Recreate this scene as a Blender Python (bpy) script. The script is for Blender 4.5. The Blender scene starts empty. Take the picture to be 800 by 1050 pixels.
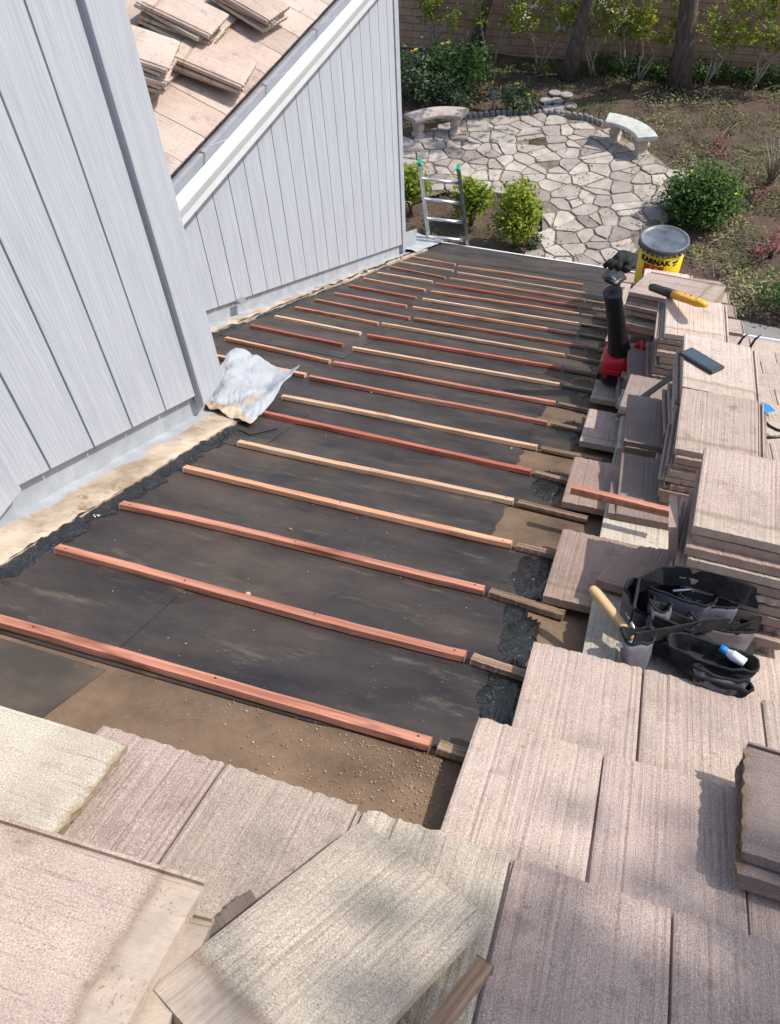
import bpy, math, random
from mathutils import Vector as V, Matrix as Mx, noise
PI = math.pi
D = bpy.data
scn = bpy.context.scene
COL = scn.collection

# ------------------------------------------------------------------ camera model
FPX, YAW, PIT, ROL, SL = 857.858, -0.373964, 0.882423, 0.0698579, 0.467134
Z0 = 6.8                       # height of the roof frame origin above the garden
HC = 1.225                     # camera height above the roof deck, along its normal
EX = V((1, 0, 0)); EU = V((0, math.cos(SL), -math.sin(SL))); EN = V((0, math.sin(SL), math.cos(SL)))
ORG = V((0, 0, Z0))
CAM = ORG + EN * HC
fw = V((math.sin(YAW) * math.cos(PIT), math.cos(YAW) * math.cos(PIT), -math.sin(PIT)))
r0 = V((math.cos(YAW), -math.sin(YAW), 0)); d0 = fw.cross(r0)
RT = r0 * math.cos(ROL) + d0 * math.sin(ROL); DN = r0 * -math.sin(ROL) + d0 * math.cos(ROL)

def ray(px, py): return RT * ((px - 400) / FPX) + DN * ((py - 525) / FPX) + fw
def RP(px, py, h=0.0):
    d = ray(px, py); t = (h - HC) / d.dot(EN); q = CAM + d * t - ORG
    return q.x, q.dot(EU)
def GP(px, py, z=0.0):
    d = ray(px, py); t = (z - CAM.z) / d.z
    return CAM + d * t
def RW(x, u, h): return ORG + EX * x + EU * u + EN * h
TR = Mx(((EX.x, EU.x, EN.x, 0), (EX.y, EU.y, EN.y, 0), (EX.z, EU.z, EN.z, Z0), (0, 0, 0, 1)))
def RM(x, u, h, yaw=0, tilt=0, spin=0, roll=0):
    return TR @ Mx.Translation((x, u, h)) @ Mx.Rotation(yaw, 4, 'Z') @ Mx.Rotation(tilt, 4, 'X') @ Mx.Rotation(roll, 4, 'Y') @ Mx.Rotation(spin, 4, 'Z')

cd = D.cameras.new('camera'); cam = D.objects.new('camera', cd); COL.objects.link(cam)
cd.sensor_fit = 'AUTO'; cd.sensor_width = 36; cd.lens = FPX / 1050 * 36
cd.clip_end = 3000; cd.clip_start = 0.02
m = Mx.Identity(4)
for i in range(3):
    m[i][0] = RT[i]; m[i][1] = -DN[i]; m[i][2] = -fw[i]; m[i][3] = CAM[i]
cam.matrix_world = m
scn.camera = cam

# ------------------------------------------------------------------ light
S_AZ, S_EL = math.radians(62), math.radians(50)       # azimuth from +Y towards +X
w = D.worlds.new('World'); scn.world = w; w.use_nodes = True
nt = w.node_tree; bg = nt.nodes['Background']
sky = nt.nodes.new('ShaderNodeTexSky'); sky.sky_type = 'NISHITA'; sky.sun_disc = False
sky.sun_elevation = S_EL; sky.sun_rotation = S_AZ; sky.air_density = 1.2; sky.dust_density = 1.8
nt.links.new(sky.outputs[0], bg.inputs[0]); bg.inputs[1].default_value = 0.15
sd = D.lights.new('sun', 'SUN'); sd.energy = 3.3; sd.angle = math.radians(0.6); sd.color = (1, 0.955, 0.89)
sun = D.objects.new('sun', sd); COL.objects.link(sun)
sv = V((math.sin(S_AZ) * math.cos(S_EL), math.cos(S_AZ) * math.cos(S_EL), math.sin(S_EL)))
sun.rotation_euler = sv.to_track_quat('Z', 'Y').to_euler(); sun.location = (20, 20, 30)
vs = scn.view_settings
vs.view_transform = 'Standard'; vs.look = 'None'; vs.gamma = 1; vs.use_curve_mapping = False
vs.exposure = 0.42

# ------------------------------------------------------------------ materials
def nodes(name, rough=0.8, spec=0.3, metal=0.0):
    mt = D.materials.new(name); mt.use_nodes = True; n = mt.node_tree
    b = n.nodes['Principled BSDF']
    b.inputs['Roughness'].default_value = rough; b.inputs['Metallic'].default_value = metal
    b.inputs['Specular IOR Level'].default_value = spec
    return mt, n, b
def N(n, t, **k):
    x = n.nodes.new(t)
    for a, v in k.items():
        if a in x.inputs.keys() if hasattr(x.inputs, 'keys') else False: x.inputs[a].default_value = v
        else: setattr(x, a, v)
    return x
def link(n, a, b): n.links.new(a, b)
def coords(n, stretch=(1, 1, 1), rand=True, kind='Object'):
    tc = n.nodes.new('ShaderNodeTexCoord'); out = tc.outputs[kind]
    if rand:
        oi = n.nodes.new('ShaderNodeObjectInfo'); ml = n.nodes.new('ShaderNodeMath'); ml.operation = 'MULTIPLY'
        ml.inputs[1].default_value = 37.0; link(n, oi.outputs['Random'], ml.inputs[0])
        ad = n.nodes.new('ShaderNodeVectorMath'); ad.operation = 'ADD'
        link(n, out, ad.inputs[0]); link(n, ml.outputs[0], ad.inputs[1]); out = ad.outputs[0]
    mp = n.nodes.new('ShaderNodeMapping'); mp.inputs['Scale'].default_value = stretch
    link(n, out, mp.inputs[0]); return mp.outputs[0]
def noi(n, co, scale, detail=4, rough=0.6):
    t = n.nodes.new('ShaderNodeTexNoise'); t.inputs['Scale'].default_value = scale
    t.inputs['Detail'].default_value = detail; t.inputs['Roughness'].default_value = rough
    link(n, co, t.inputs['Vector']); return t.outputs['Fac']
def ramp(n, f, a, b, ca, cb):
    r = n.nodes.new('ShaderNodeValToRGB'); e = r.color_ramp.elements
    e[0].position = a; e[1].position = b; e[0].color = (*ca, 1) if len(ca) == 3 else ca; e[1].color = (*cb, 1) if len(cb) == 3 else cb
    link(n, f, r.inputs[0]); return r.outputs[0]
def mix(n, f, a, b, mode='MIX'):
    x = n.nodes.new('ShaderNodeMix'); x.data_type = 'RGBA'; x.blend_type = mode
    for v, i in ((f, 0), (a, 6), (b, 7)):
        if isinstance(v, (int, float)): x.inputs[i].default_value = v
        elif isinstance(v, tuple): x.inputs[i].default_value = (*v, 1)
        else: link(n, v, x.inputs[i])
    return x.outputs[2]
def math_(n, op, a, b=0.0, c=None, clamp=False):
    x = n.nodes.new('ShaderNodeMath'); x.operation = op; x.use_clamp = clamp
    for i, v in enumerate((a, b) if c is None else (a, b, c)):
        if isinstance(v, (int, float)): x.inputs[i].default_value = v
        else: link(n, v, x.inputs[i])
    return x.outputs[0]
def bump(n, b, f, strength=0.5, dist=0.01, prev=None):
    x = n.nodes.new('ShaderNodeBump'); x.inputs['Strength'].default_value = strength; x.inputs['Distance'].default_value = dist
    link(n, f, x.inputs['Height'])
    if prev is not None: link(n, prev, x.inputs['Normal'])
    link(n, x.outputs[0], b.inputs['Normal']); return x.outputs[0]
def vary(n, col, amt):
    oi = n.nodes.new('ShaderNodeObjectInfo'); hs = n.nodes.new('ShaderNodeHueSaturation')
    mr = n.nodes.new('ShaderNodeMapRange'); mr.inputs[3].default_value = 1 - amt; mr.inputs[4].default_value = 1 + amt
    link(n, oi.outputs['Random'], mr.inputs[0]); link(n, mr.outputs[0], hs.inputs['Value']); link(n, col, hs.inputs['Color'])
    return hs.outputs[0]
def simple(name, ca, cb, scale=6, rough=0.8, bs=0.3, bscale=None, bd=0.005, stretch=(1, 1, 1), var=0.0, metal=0.0, spec=0.3, detail=5, lo=0.35, hi=0.68):
    mt, n, b = nodes(name, rough, spec, metal); co = coords(n, stretch)
    c = ramp(n, noi(n, co, scale, detail), lo, hi, ca, cb)
    if var: c = vary(n, c, var)
    link(n, c, b.inputs['Base Color'])
    if bs: bump(n, b, noi(n, co, bscale or scale * 4, 4), bs, bd)
    return mt

def tile_mat(name, ca, cb, dirt=(0.17, 0.12, 0.10), head=None, var=0.12, lichen=None, headstain=True):
    head = head or (min(.52, cb[0] * 1.02), min(.42, cb[1] * 1.0), min(.34, cb[2] * .95))
    mt, n, b = nodes(name, 0.9, 0.2); co = coords(n)
    st = n.nodes.new('ShaderNodeMapping'); st.inputs['Scale'].default_value = (150, 3.2, 3); link(n, co, st.inputs[0])
    streak = noi(n, st.outputs[0], 1, 6, 0.75)
    st2 = n.nodes.new('ShaderNodeMapping'); st2.inputs['Scale'].default_value = (34, 0.9, 1); link(n, co, st2.inputs[0])
    groove = noi(n, st2.outputs[0], 1, 4, 0.65)
    base = ramp(n, noi(n, co, 5, 6, .65), 0.3, 0.7, ca, cb)
    fade = ramp(n, noi(n, co, 6, 3), 0.35, 0.62, (0.25, 0.25, 0.25), (1, 1, 1))
    base = mix(n, math_(n, 'MULTIPLY', ramp(n, streak, 0.36, 0.45, (0.58, 0.58, 0.58), (0, 0, 0)), fade), base, dirt)
    base = mix(n, math_(n, 'MULTIPLY', ramp(n, groove, 0.30, 0.36, (0.38, 0.38, 0.38), (0, 0, 0)), fade), base, dirt)
    sp = noi(n, co, 330, 3, 0.8)
    base = mix(n, ramp(n, sp, 0.54, 0.64, (0, 0, 0), (0.65, 0.65, 0.65)), base, (min(.8, cb[0] * 1.7), min(.78, cb[1] * 1.7), min(.76, cb[2] * 1.7)))
    base = mix(n, ramp(n, sp, 0.34, 0.46, (0.8, 0.8, 0.8), (0, 0, 0)), base, dirt)
    big = noi(n, co, 2.6, 6, 0.7)
    base = mix(n, ramp(n, big, 0.46, 0.66, (0, 0, 0), (0.28, 0.28, 0.28)), base, dirt)
    vl = n.nodes.new('ShaderNodeTexVoronoi'); vl.inputs['Scale'].default_value = 22; link(n, co, vl.inputs['Vector'])
    ls = math_(n, 'MULTIPLY', ramp(n, vl.outputs['Distance'], 0.06, 0.13, (1, 1, 1), (0, 0, 0)), ramp(n, noi(n, co, 7, 2), 0.56, 0.62, (0, 0, 0), (.7, .7, .7)))
    base = mix(n, ls, base, (0.26, 0.17, 0.08))
    bl = noi(n, co, 14, 4, 0.65)
    base = mix(n, ramp(n, bl, 0.58, 0.75, (0, 0, 0), (0.5, 0.5, 0.5)), base, dirt)
    tc = n.nodes.new('ShaderNodeTexCoord'); sx = n.nodes.new('ShaderNodeSeparateXYZ'); link(n, tc.outputs['Object'], sx.inputs[0])
    wob = math_(n, 'MULTIPLY', math_(n, 'SUBTRACT', noi(n, co, 18, 3), 0.5), 0.03)
    yy = math_(n, 'ADD', sx.outputs[1], wob)
    hb = math_(n, 'LESS_THAN', yy, -0.145)
    if headstain:
        hcol = ramp(n, noi(n, co, 30, 4), 0.35, 0.65, (head[0] * .8, head[1] * .8, head[2] * .8), head)
        rs = math_(n, 'MULTIPLY', ramp(n, noi(n, co, 120, 3), 0.55, 0.63, (0, 0, 0), (.8, .8, .8)), ramp(n, noi(n, co, 12, 2), 0.52, 0.66, (0, 0, 0), (1, 1, 1)))
        hcol = mix(n, rs, hcol, (0.27, 0.16, 0.09))
        base = mix(n, hb, base, hcol)
        band = math_(n, 'MULTIPLY', ramp(n, math_(n, 'ABSOLUTE', math_(n, 'ADD', yy, .142)), 0.002, 0.016, (1, 1, 1), (0, 0, 0)), 0.5)
        base = mix(n, band, base, (0.22, 0.14, 0.09))
    if lichen:
        ed = ramp(n, math_(n, 'ADD', yy, math_(n, 'MULTIPLY', math_(n, 'SUBTRACT', noi(n, co, 45, 3), .5), .05)), 0.192, 0.206, (0, 0, 0), (1, 1, 1))
        base = mix(n, math_(n, 'MULTIPLY', ed, 0.8), base, lichen)
    base = vary(n, base, var)
    link(n, base, b.inputs['Base Color'])
    p = bump(n, b, streak, 0.85, 0.005)
    p = bump(n, b, groove, 0.45, 0.006, p)
    p = bump(n, b, sp, 0.5, 0.0015, p)
    return mt

M = {}
M['pink'] = tile_mat('tile_pink', (0.46, 0.345, 0.285), (0.54, 0.42, 0.355))
M['mauve'] = tile_mat('tile_mauve', (0.40, 0.30, 0.26), (0.48, 0.375, 0.325), var=0.08)
M['buff'] = tile_mat('tile_buff', (0.48, 0.415, 0.33), (0.56, 0.495, 0.40), lichen=(0.27, 0.20, 0.10))
M['grey'] = tile_mat('tile_grey', (0.40, 0.32, 0.262), (0.49, 0.40, 0.33))
M['brown'] = tile_mat('tile_brown', (0.31, 0.215, 0.175), (0.40, 0.295, 0.245))
M['dark'] = tile_mat('tile_dark', (0.19, 0.15, 0.135), (0.28, 0.22, 0.195), lichen=(0.20, 0.14, 0.07), headstain=False)
M['buff2'] = tile_mat('tile_sand', (0.47, 0.39, 0.305), (0.55, 0.465, 0.37), var=.04)
M['cream'] = tile_mat('tile_cream', (0.50, 0.39, 0.32), (0.60, 0.48, 0.40))

def siding_mat():
    mt, n, b = nodes('grey_siding_paint', 0.65, 0.3); co = coords(n, (1, 9, 1.0))
    c = ramp(n, noi(n, co, 3, 5), 0.3, 0.7, (0.40, 0.415, 0.455), (0.47, 0.485, 0.525))
    link(n, c, b.inputs['Base Color'])
    st = n.nodes.new('ShaderNodeMapping'); st.inputs['Scale'].default_value = (8, 14, 1.6); link(n, coords(n), st.inputs[0])
    wv = n.nodes.new('ShaderNodeTexWave'); wv.inputs['Scale'].default_value = 1.2; wv.inputs['Distortion'].default_value = 14
    wv.inputs['Detail'].default_value = 4; wv.inputs['Detail Scale'].default_value = 1.2; wv.bands_direction = 'Y'
    link(n, st.outputs[0], wv.inputs['Vector'])
    p = bump(n, b, wv.outputs['Fac'], 0.26, 0.0035)
    bump(n, b, noi(n, st.outputs[0], 5, 4), 0.2, 0.003, p)
    return mt
M['siding'] = siding_mat()
M['trimgrey'] = simple('grey_trim_paint', (0.36, 0.375, 0.42), (0.43, 0.445, 0.49), 12, 0.6, 0.25, 40, 0.002)
M['white'] = simple('white_gutter_paint', (0.80, 0.80, 0.80), (0.86, 0.86, 0.86), 5, 0.35, 0.05, spec=0.5)
M['flash'] = simple('flashing_metal', (0.48, 0.50, 0.52), (0.60, 0.61, 0.62), 7, 0.5, 0.2, 20, 0.003, spec=0.5)
M['zinc'] = simple('gutter_lining_grey', (0.20, 0.23, 0.26), (0.34, 0.37, 0.40), 5, 0.7, 0.2, 20, 0.003)
M['flash_dirty'] = None
def dirty_flash():
    mt, n, b = nodes('stained_flashing', 0.75, 0.3); co = coords(n, rand=False)
    base = ramp(n, noi(n, co, 9, 4), 0.3, 0.7, (0.30, 0.315, 0.335), (0.42, 0.435, 0.455))
    at = n.nodes.new('ShaderNodeAttribute'); at.attribute_name = 'tint'
    f = math_(n, 'ADD', at.outputs['Fac'], math_(n, 'MULTIPLY', math_(n, 'SUBTRACT', noi(n, co, 5, 4), 0.5), 1.1))
    mud = ramp(n, noi(n, co, 3.6, 7, .72), 0.36, 0.60, (0.25, 0.185, 0.125), (0.56, 0.45, 0.345))
    c = mix(n, ramp(n, f, 0.33, 0.45, (0, 0, 0), (1, 1, 1)), base, mud)
    rust = ramp(n, noi(n, co, 15, 5, .7), 0.58, 0.66, (0, 0, 0), (0.8, 0.8, 0.8))
    c = mix(n, math_(n, 'MULTIPLY', rust, ramp(n, f, 0.3, 0.6, (0, 0, 0), (1, 1, 1))), c, (0.17, 0.10, 0.06))
    link(n, c, b.inputs['Base Color']); bump(n, b, noi(n, co, 30, 5), 0.4, 0.005)
    return mt
M['flash_dirty'] = dirty_flash()
def felt():
    mt, n, b = nodes('black_underlayment', 0.62, 0.4); co = coords(n, rand=False)
    st = n.nodes.new('ShaderNodeMapping'); st.inputs['Scale'].default_value = (1.0, 2.2, 1); link(n, co, st.inputs[0])
    c = ramp(n, noi(n, st.outputs[0], 2.2, 7, 0.65), 0.32, 0.7, (0.016, 0.013, 0.015), (0.064, 0.049, 0.042))
    c = mix(n, ramp(n, noi(n, co, 1.3, 5, .6), 0.52, 0.68, (0, 0, 0), (0.75, 0.75, 0.75)), c, (0.092, 0.066, 0.048))
    sc = n.nodes.new('ShaderNodeMapping'); sc.inputs['Scale'].default_value = (2.4, 9, 1); sc.inputs['Rotation'].default_value = (0, 0, .35); link(n, co, sc.inputs[0])
    c = mix(n, ramp(n, noi(n, sc.outputs[0], 1.6, 7, .75), 0.56, 0.66, (0, 0, 0), (.5, .5, .5)), c, (0.14, 0.108, 0.082))
    dust = n.nodes.new('ShaderNodeTexVoronoi'); dust.inputs['Scale'].default_value = 55; link(n, co, dust.inputs['Vector'])
    dm = math_(n, 'MULTIPLY', math_(n, 'LESS_THAN', dust.outputs['Distance'], 0.07), ramp(n, noi(n, co, 5, 4), 0.5, 0.62, (0, 0, 0), (0.8, 0.8, 0.8)))
    c = mix(n, dm, c, (0.34, 0.27, 0.20))
    # chalky snapped line marks along the courses
    mp = n.nodes.new('ShaderNodeMapping'); mp.inputs['Scale'].default_value = (5.5, 190, 1); link(n, co, mp.inputs[0])
    ln = math_(n, 'MULTIPLY', ramp(n, noi(n, mp.outputs[0], 1, 2, .4), 0.70, 0.74, (0, 0, 0), (0.55, 0.55, 0.55)), ramp(n, noi(n, co, 3, 3), 0.5, 0.6, (0, 0, 0), (1, 1, 1)))
    c = mix(n, ln, c, (0.20, 0.17, 0.14))
    link(n, c, b.inputs['Base Color'])
    rr = ramp(n, noi(n, co, 3, 5), 0.35, 0.65, (0.38, 0.38, 0.38), (0.66, 0.66, 0.66)); link(n, rr, b.inputs['Roughness'])
    p = bump(n, b, noi(n, st.outputs[0], 5, 6), 0.55, 0.018)
    bump(n, b, noi(n, co, 160, 3), 0.25, 0.001, p)
    return mt
M['felt'] = felt()
def deckmat():
    mt, n, b = nodes('brown_old_deck', 0.9, 0.2); co = coords(n, rand=False)
    c = ramp(n, noi(n, co, 3.2, 7, 0.65), 0.32, 0.70, (0.085, 0.058, 0.040), (0.25, 0.165, 0.105))
    c = mix(n, ramp(n, noi(n, co, 1.6, 4), 0.52, 0.68, (0, 0, 0), (0.7, 0.7, 0.7)), c, (0.085, 0.066, 0.052))
    v = n.nodes.new('ShaderNodeTexVoronoi'); v.inputs['Scale'].default_value = 120; link(n, co, v.inputs['Vector'])
    g = math_(n, 'MULTIPLY', math_(n, 'LESS_THAN', v.outputs['Distance'], 0.2), ramp(n, noi(n, co, 6, 4), 0.45, 0.58, (0, 0, 0), (0.5, 0.5, 0.5)))
    c = mix(n, g, c, (0.34, 0.22, 0.14))
    link(n, c, b.inputs['Base Color']); p = bump(n, b, noi(n, co, 40, 6), 0.7, 0.005)
    return mt
M['deck'] = deckmat()
def tarmat():
    mt, n, b = nodes('wet_black_tar', 0.16, 0.6); co = coords(n, (1, .35, 1), rand=False); b.inputs['Coat Weight'].default_value = 0.35; b.inputs['Coat Roughness'].default_value = 0.12; b.inputs['Coat IOR'].default_value = 1.5
    c = ramp(n, noi(n, co, 12, 4), 0.4, 0.7, (0.003, 0.0035, 0.005), (0.010, 0.012, 0.017))
    link(n, c, b.inputs['Base Color'])
    rr = ramp(n, noi(n, co, 30, 4), 0.4, 0.62, (0.06, 0.06, 0.06), (0.28, 0.28, 0.28)); link(n, rr, b.inputs['Roughness'])
    p = bump(n, b, noi(n, co, 38, 5, .7), 1.0, 0.03); bump(n, b, noi(n, co, 140, 3), 0.5, 0.003, p)
    return mt
M['tar'] = tarmat()
def wood(name, ca, cb, knot=(0.20, 0.07, 0.04), axis=0, var=0.12, rough=0.7, old=0.0):
    mt, n, b = nodes(name, rough, 0.3); s = [60, 60, 60]; s[axis] = 2.5
    co = coords(n, tuple(s)); g = noi(n, co, 1, 5, .6)
    c = ramp(n, g, 0.36, 0.64, (ca[0] * .8, ca[1] * .75, ca[2] * .75), cb)
    co2 = coords(n, (3.2, 14, 14) if axis == 0 else (14, 3.2, 14)); k = noi(n, co2, 1, 3)
    c = mix(n, ramp(n, k, 0.60, 0.69, (0, 0, 0), (0.8, 0.8, 0.8)), c, knot)
    c = vary(n, c, var); link(n, c, b.inputs['Base Color']); bump(n, b, g, 0.4 + old, 0.002 + old * .003)
    return mt
M['red'] = wood('redwood', (0.37, 0.15, 0.095), (0.54, 0.245, 0.165))
M['deepred'] = wood('dark_redwood', (0.37, 0.105, 0.065), (0.50, 0.17, 0.11))
M['blond'] = wood('blond_redwood', (0.55, 0.33, 0.20), (0.72, 0.50, 0.33), knot=(0.38, 0.15, 0.08))
M['orange'] = wood('orange_redwood', (0.52, 0.24, 0.13), (0.66, 0.36, 0.22), knot=(0.28, 0.09, 0.05))
M['oldwood'] = wood('weathered_wood', (0.15, 0.095, 0.06), (0.34, 0.23, 0.155), knot=(0.06, 0.04, 0.03), old=0.5)
M['handle'] = wood('hickory', (0.52, 0.33, 0.16), (0.64, 0.44, 0.24), axis=1, var=0)
M['soil'] = None
def soil():
    mt, n, b = nodes('garden_soil', 0.95, 0.15); co = coords(n, rand=False)
    c = ramp(n, noi(n, co, 2.2, 8, .7), 0.32, 0.7, (0.055, 0.038, 0.028), (0.19, 0.135, 0.095))
    c = mix(n, ramp(n, noi(n, co, 0.7, 5), 0.5, 0.66, (0, 0, 0), (0.6, 0.6, 0.6)), c, (0.11, 0.095, 0.05))
    c = mix(n, ramp(n, noi(n, co, 26, 3), 0.60, 0.68, (0, 0, 0), (0.6, 0.6, 0.6)), c, (0.26, 0.21, 0.15))
    link(n, c, b.inputs['Base Color']); bump(n, b, noi(n, co, 14, 7, .7), 1.0, 0.06)
    return mt
M['soil'] = soil()
def attr_mat(name, ca, cb, rough=0.8, ns=8, bs=0.4, bd=0.01, trans=0.0, mid=None, spec=0.3):
    mt, n, b = nodes(name, rough, spec); co = coords(n, rand=False)
    at = n.nodes.new('ShaderNodeAttribute'); at.attribute_name = 'tint'
    r = n.nodes.new('ShaderNodeValToRGB'); e = r.color_ramp.elements; e[0].color = (*ca, 1); e[1].color = (*cb, 1)
    if mid: x = e.new(0.5); x.color = (*mid, 1)
    link(n, at.outputs['Fac'], r.inputs[0]); c = r.outputs[0]
    if ns: c = mix(n, 0.75, c, ramp(n, noi(n, co, ns, 5), 0.3, 0.7, (0.62, 0.62, 0.62), (1.15, 1.15, 1.15)), 'MULTIPLY')
    link(n, c, b.inputs['Base Color'])
    if bs: bump(n, b, noi(n, co, ns * 3 if ns else 20, 5), bs, bd)
    if trans:
        tr = n.nodes.new('ShaderNodeBsdfTranslucent'); link(n, c, tr.inputs[0]); ms = n.nodes.new('ShaderNodeMixShader')
        ms.inputs[0].default_value = trans; link(n, b.outputs[0], ms.inputs[1]); link(n, tr.outputs[0], ms.inputs[2])
        link(n, ms.outputs[0], n.nodes['Material Output'].inputs[0])
    return mt
M['flag'] = attr_mat('flagstone', (0.25, 0.20, 0.185), (0.52, 0.455, 0.39), mid=(0.40, 0.335, 0.29), ns=5, bs=0.5, bd=0.012)
M['leafA'] = attr_mat('yellow_green_leaves', (0.09, 0.15, 0.015), (0.46, 0.47, 0.05), mid=(0.24, 0.30, 0.03), ns=0, bs=0, trans=0.35)
M['leafB'] = attr_mat('deep_green_leaves', (0.022, 0.06, 0.015), (0.15, 0.24, 0.05), mid=(0.065, 0.13, 0.028), ns=0, bs=0, trans=0.25)
M['leafC'] = attr_mat('grey_green_leaves', (0.05, 0.08, 0.04), (0.20, 0.25, 0.13), mid=(0.11, 0.15, 0.07), ns=0, bs=0, trans=0.25)
M['leafR'] = attr_mat('red_leaves', (0.12, 0.03, 0.03), (0.42, 0.16, 0.15), ns=0, bs=0, trans=0.25)
M['cover'] = attr_mat('ground_cover_leaves', (0.05, 0.07, 0.02), (0.36, 0.34, 0.16), mid=(0.17, 0.19, 0.06), ns=0, bs=0, trans=0.25)
M['blossom'] = attr_mat('white_blossom', (0.55, 0.45, 0.42), (0.85, 0.80, 0.76), ns=0, bs=0, trans=0.3)
M['yellowflower'] = attr_mat('yellow_flower', (0.75, 0.48, 0.02), (0.85, 0.62, 0.04), ns=0, bs=0)
M['bark'] = simple('bark', (0.075, 0.058, 0.048), (0.17, 0.135, 0.11), 6, 0.95, 1.0, 14, 0.03, (3, 3, 0.8))
M['paletwig'] = simple('pale_twig', (0.22, 0.17, 0.13), (0.42, 0.35, 0.28), 12, 0.9, 0.3)
M['concrete'] = simple('path_concrete', (0.22, 0.205, 0.19), (0.30, 0.28, 0.26), 3, 0.9, 0.3, 40, 0.003)
M['benchc'] = simple('cast_stone_pink', (0.38, 0.30, 0.25), (0.55, 0.46, 0.40), 6, 0.9, 0.6, 30, 0.006)
M['benchg'] = simple('cast_stone_grey', (0.42, 0.42, 0.38), (0.58, 0.58, 0.53), 6, 0.9, 0.6, 30, 0.006)
M['stone'] = simple('round_stone', (0.24, 0.22, 0.21), (0.42, 0.39, 0.37), 20, 0.9, 0.8, 50, 0.01, var=0.15)
M['alu'] = simple('ladder_aluminium', (0.58, 0.59, 0.60), (0.70, 0.71, 0.72), 20, 0.38, 0.1, metal=0.7, spec=0.5)
M['shadedalu'] = simple('shaded_rail_aluminium', (0.20, 0.21, 0.21), (0.32, 0.33, 0.33), 20, 0.45, 0.1, metal=0.6, spec=0.5)  # right rail's shade put into a darker copy of the ladder aluminium
M['greencap'] = simple('green_plastic', (0.02, 0.30, 0.16), (0.03, 0.38, 0.21), 20, 0.5, 0)
M['blackplastic'] = simple('black_plastic', (0.012, 0.012, 0.013), (0.028, 0.028, 0.030), 30, 0.42, 0.15, 90, 0.001, spec=0.5)
M['redplastic'] = simple('red_plastic', (0.50, 0.008, 0.015), (0.60, 0.015, 0.022), 10, 0.35, 0.05, spec=0.5)
M['yellow'] = simple('yellow_can_paint', (0.78, 0.55, 0.01), (0.83, 0.61, 0.02), 8, 0.4, 0.05, spec=0.5)
M['redlabel'] = simple('red_label', (0.58, 0.03, 0.02), (0.64, 0.05, 0.03), 8, 0.45, 0)
M['inkblack'] = simple('label_black', (0.012, 0.012, 0.012), (0.02, 0.02, 0.02), 8, 0.5, 0)
M['inkyellow'] = simple('label_yellow', (0.80, 0.60, 0.05), (0.82, 0.62, 0.06), 8, 0.5, 0)
M['lid'] = simple('dark_lid', (0.045, 0.052, 0.062), (0.16, 0.175, 0.195), 7, 0.40, 0.35, 20, 0.004, spec=0.5)
M['knifeyellow'] = simple('orange_knife_plastic', (0.80, 0.36, 0.02), (0.86, 0.43, 0.03), 20, 0.45, 0.1, spec=0.5)
M['glass'] = simple('phone_glass', (0.02, 0.035, 0.045), (0.035, 0.06, 0.07), 3, 0.14, 0, spec=0.6)
M['fabric'] = simple('grey_purple_nylon', (0.11, 0.102, 0.118), (0.20, 0.185, 0.205), 9, 0.85, 0.6, 260, 0.0015)
M['fabricbrown'] = simple('brown_grey_nylon', (0.12, 0.095, 0.095), (0.20, 0.165, 0.165), 9, 0.85, 0.6, 260, 0.0015)
M['blackfab'] = simple('black_webbing', (0.010, 0.010, 0.011), (0.028, 0.027, 0.028), 30, 0.8, 0.8, 150, 0.002)
M['steel'] = simple('steel', (0.45, 0.46, 0.48), (0.62, 0.63, 0.65), 20, 0.28, 0.05, metal=0.9, spec=0.5)
M['blue'] = simple('blue_plastic', (0.01, 0.18, 0.50), (0.02, 0.24, 0.60), 9, 0.5, 0.1)
M['whiteplastic'] = simple('white_plastic', (0.75, 0.76, 0.78), (0.82, 0.83, 0.85), 9, 0.4, 0)
def blockwall():
    mt, n, b = nodes('slump_block', 0.92, 0.2); co = coords(n, rand=False)
    sx = n.nodes.new('ShaderNodeSeparateXYZ'); link(n, co, sx.inputs[0]); cx = n.nodes.new('ShaderNodeCombineXYZ')
    link(n, sx.outputs[0], cx.inputs[0]); link(n, sx.outputs[2], cx.inputs[1])
    br = n.nodes.new('ShaderNodeTexBrick'); link(n, cx.outputs[0], br.inputs['Vector'])
    br.inputs['Scale'].default_value = 1; br.inputs['Brick Width'].default_value = 0.40; br.inputs['Row Height'].default_value = 0.15
    br.inputs['Mortar Size'].default_value = 0.011; br.inputs['Mortar Smooth'].default_value = 0.6
    br.inputs['Color1'].default_value = (0.50, 0.29, 0.20, 1); br.inputs['Color2'].default_value = (0.56, 0.36, 0.27, 1); br.inputs['Mortar'].default_value = (0.36, 0.24, 0.175, 1)
    c = mix(n, 0.6, br.outputs['Color'], ramp(n, noi(n, co, 3, 6), 0.3, 0.7, (0.6, 0.6, 0.6), (1.1, 1.1, 1.1)), 'MULTIPLY')
    link(n, c, b.inputs['Base Color'])
    p = bump(n, b, math_(n, 'SUBTRACT', 1.0, br.outputs['Fac']), 0.8, 0.02); bump(n, b, noi(n, co, 9, 5), 0.5, 0.02, p)
    return mt
M['block'] = blockwall()

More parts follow.
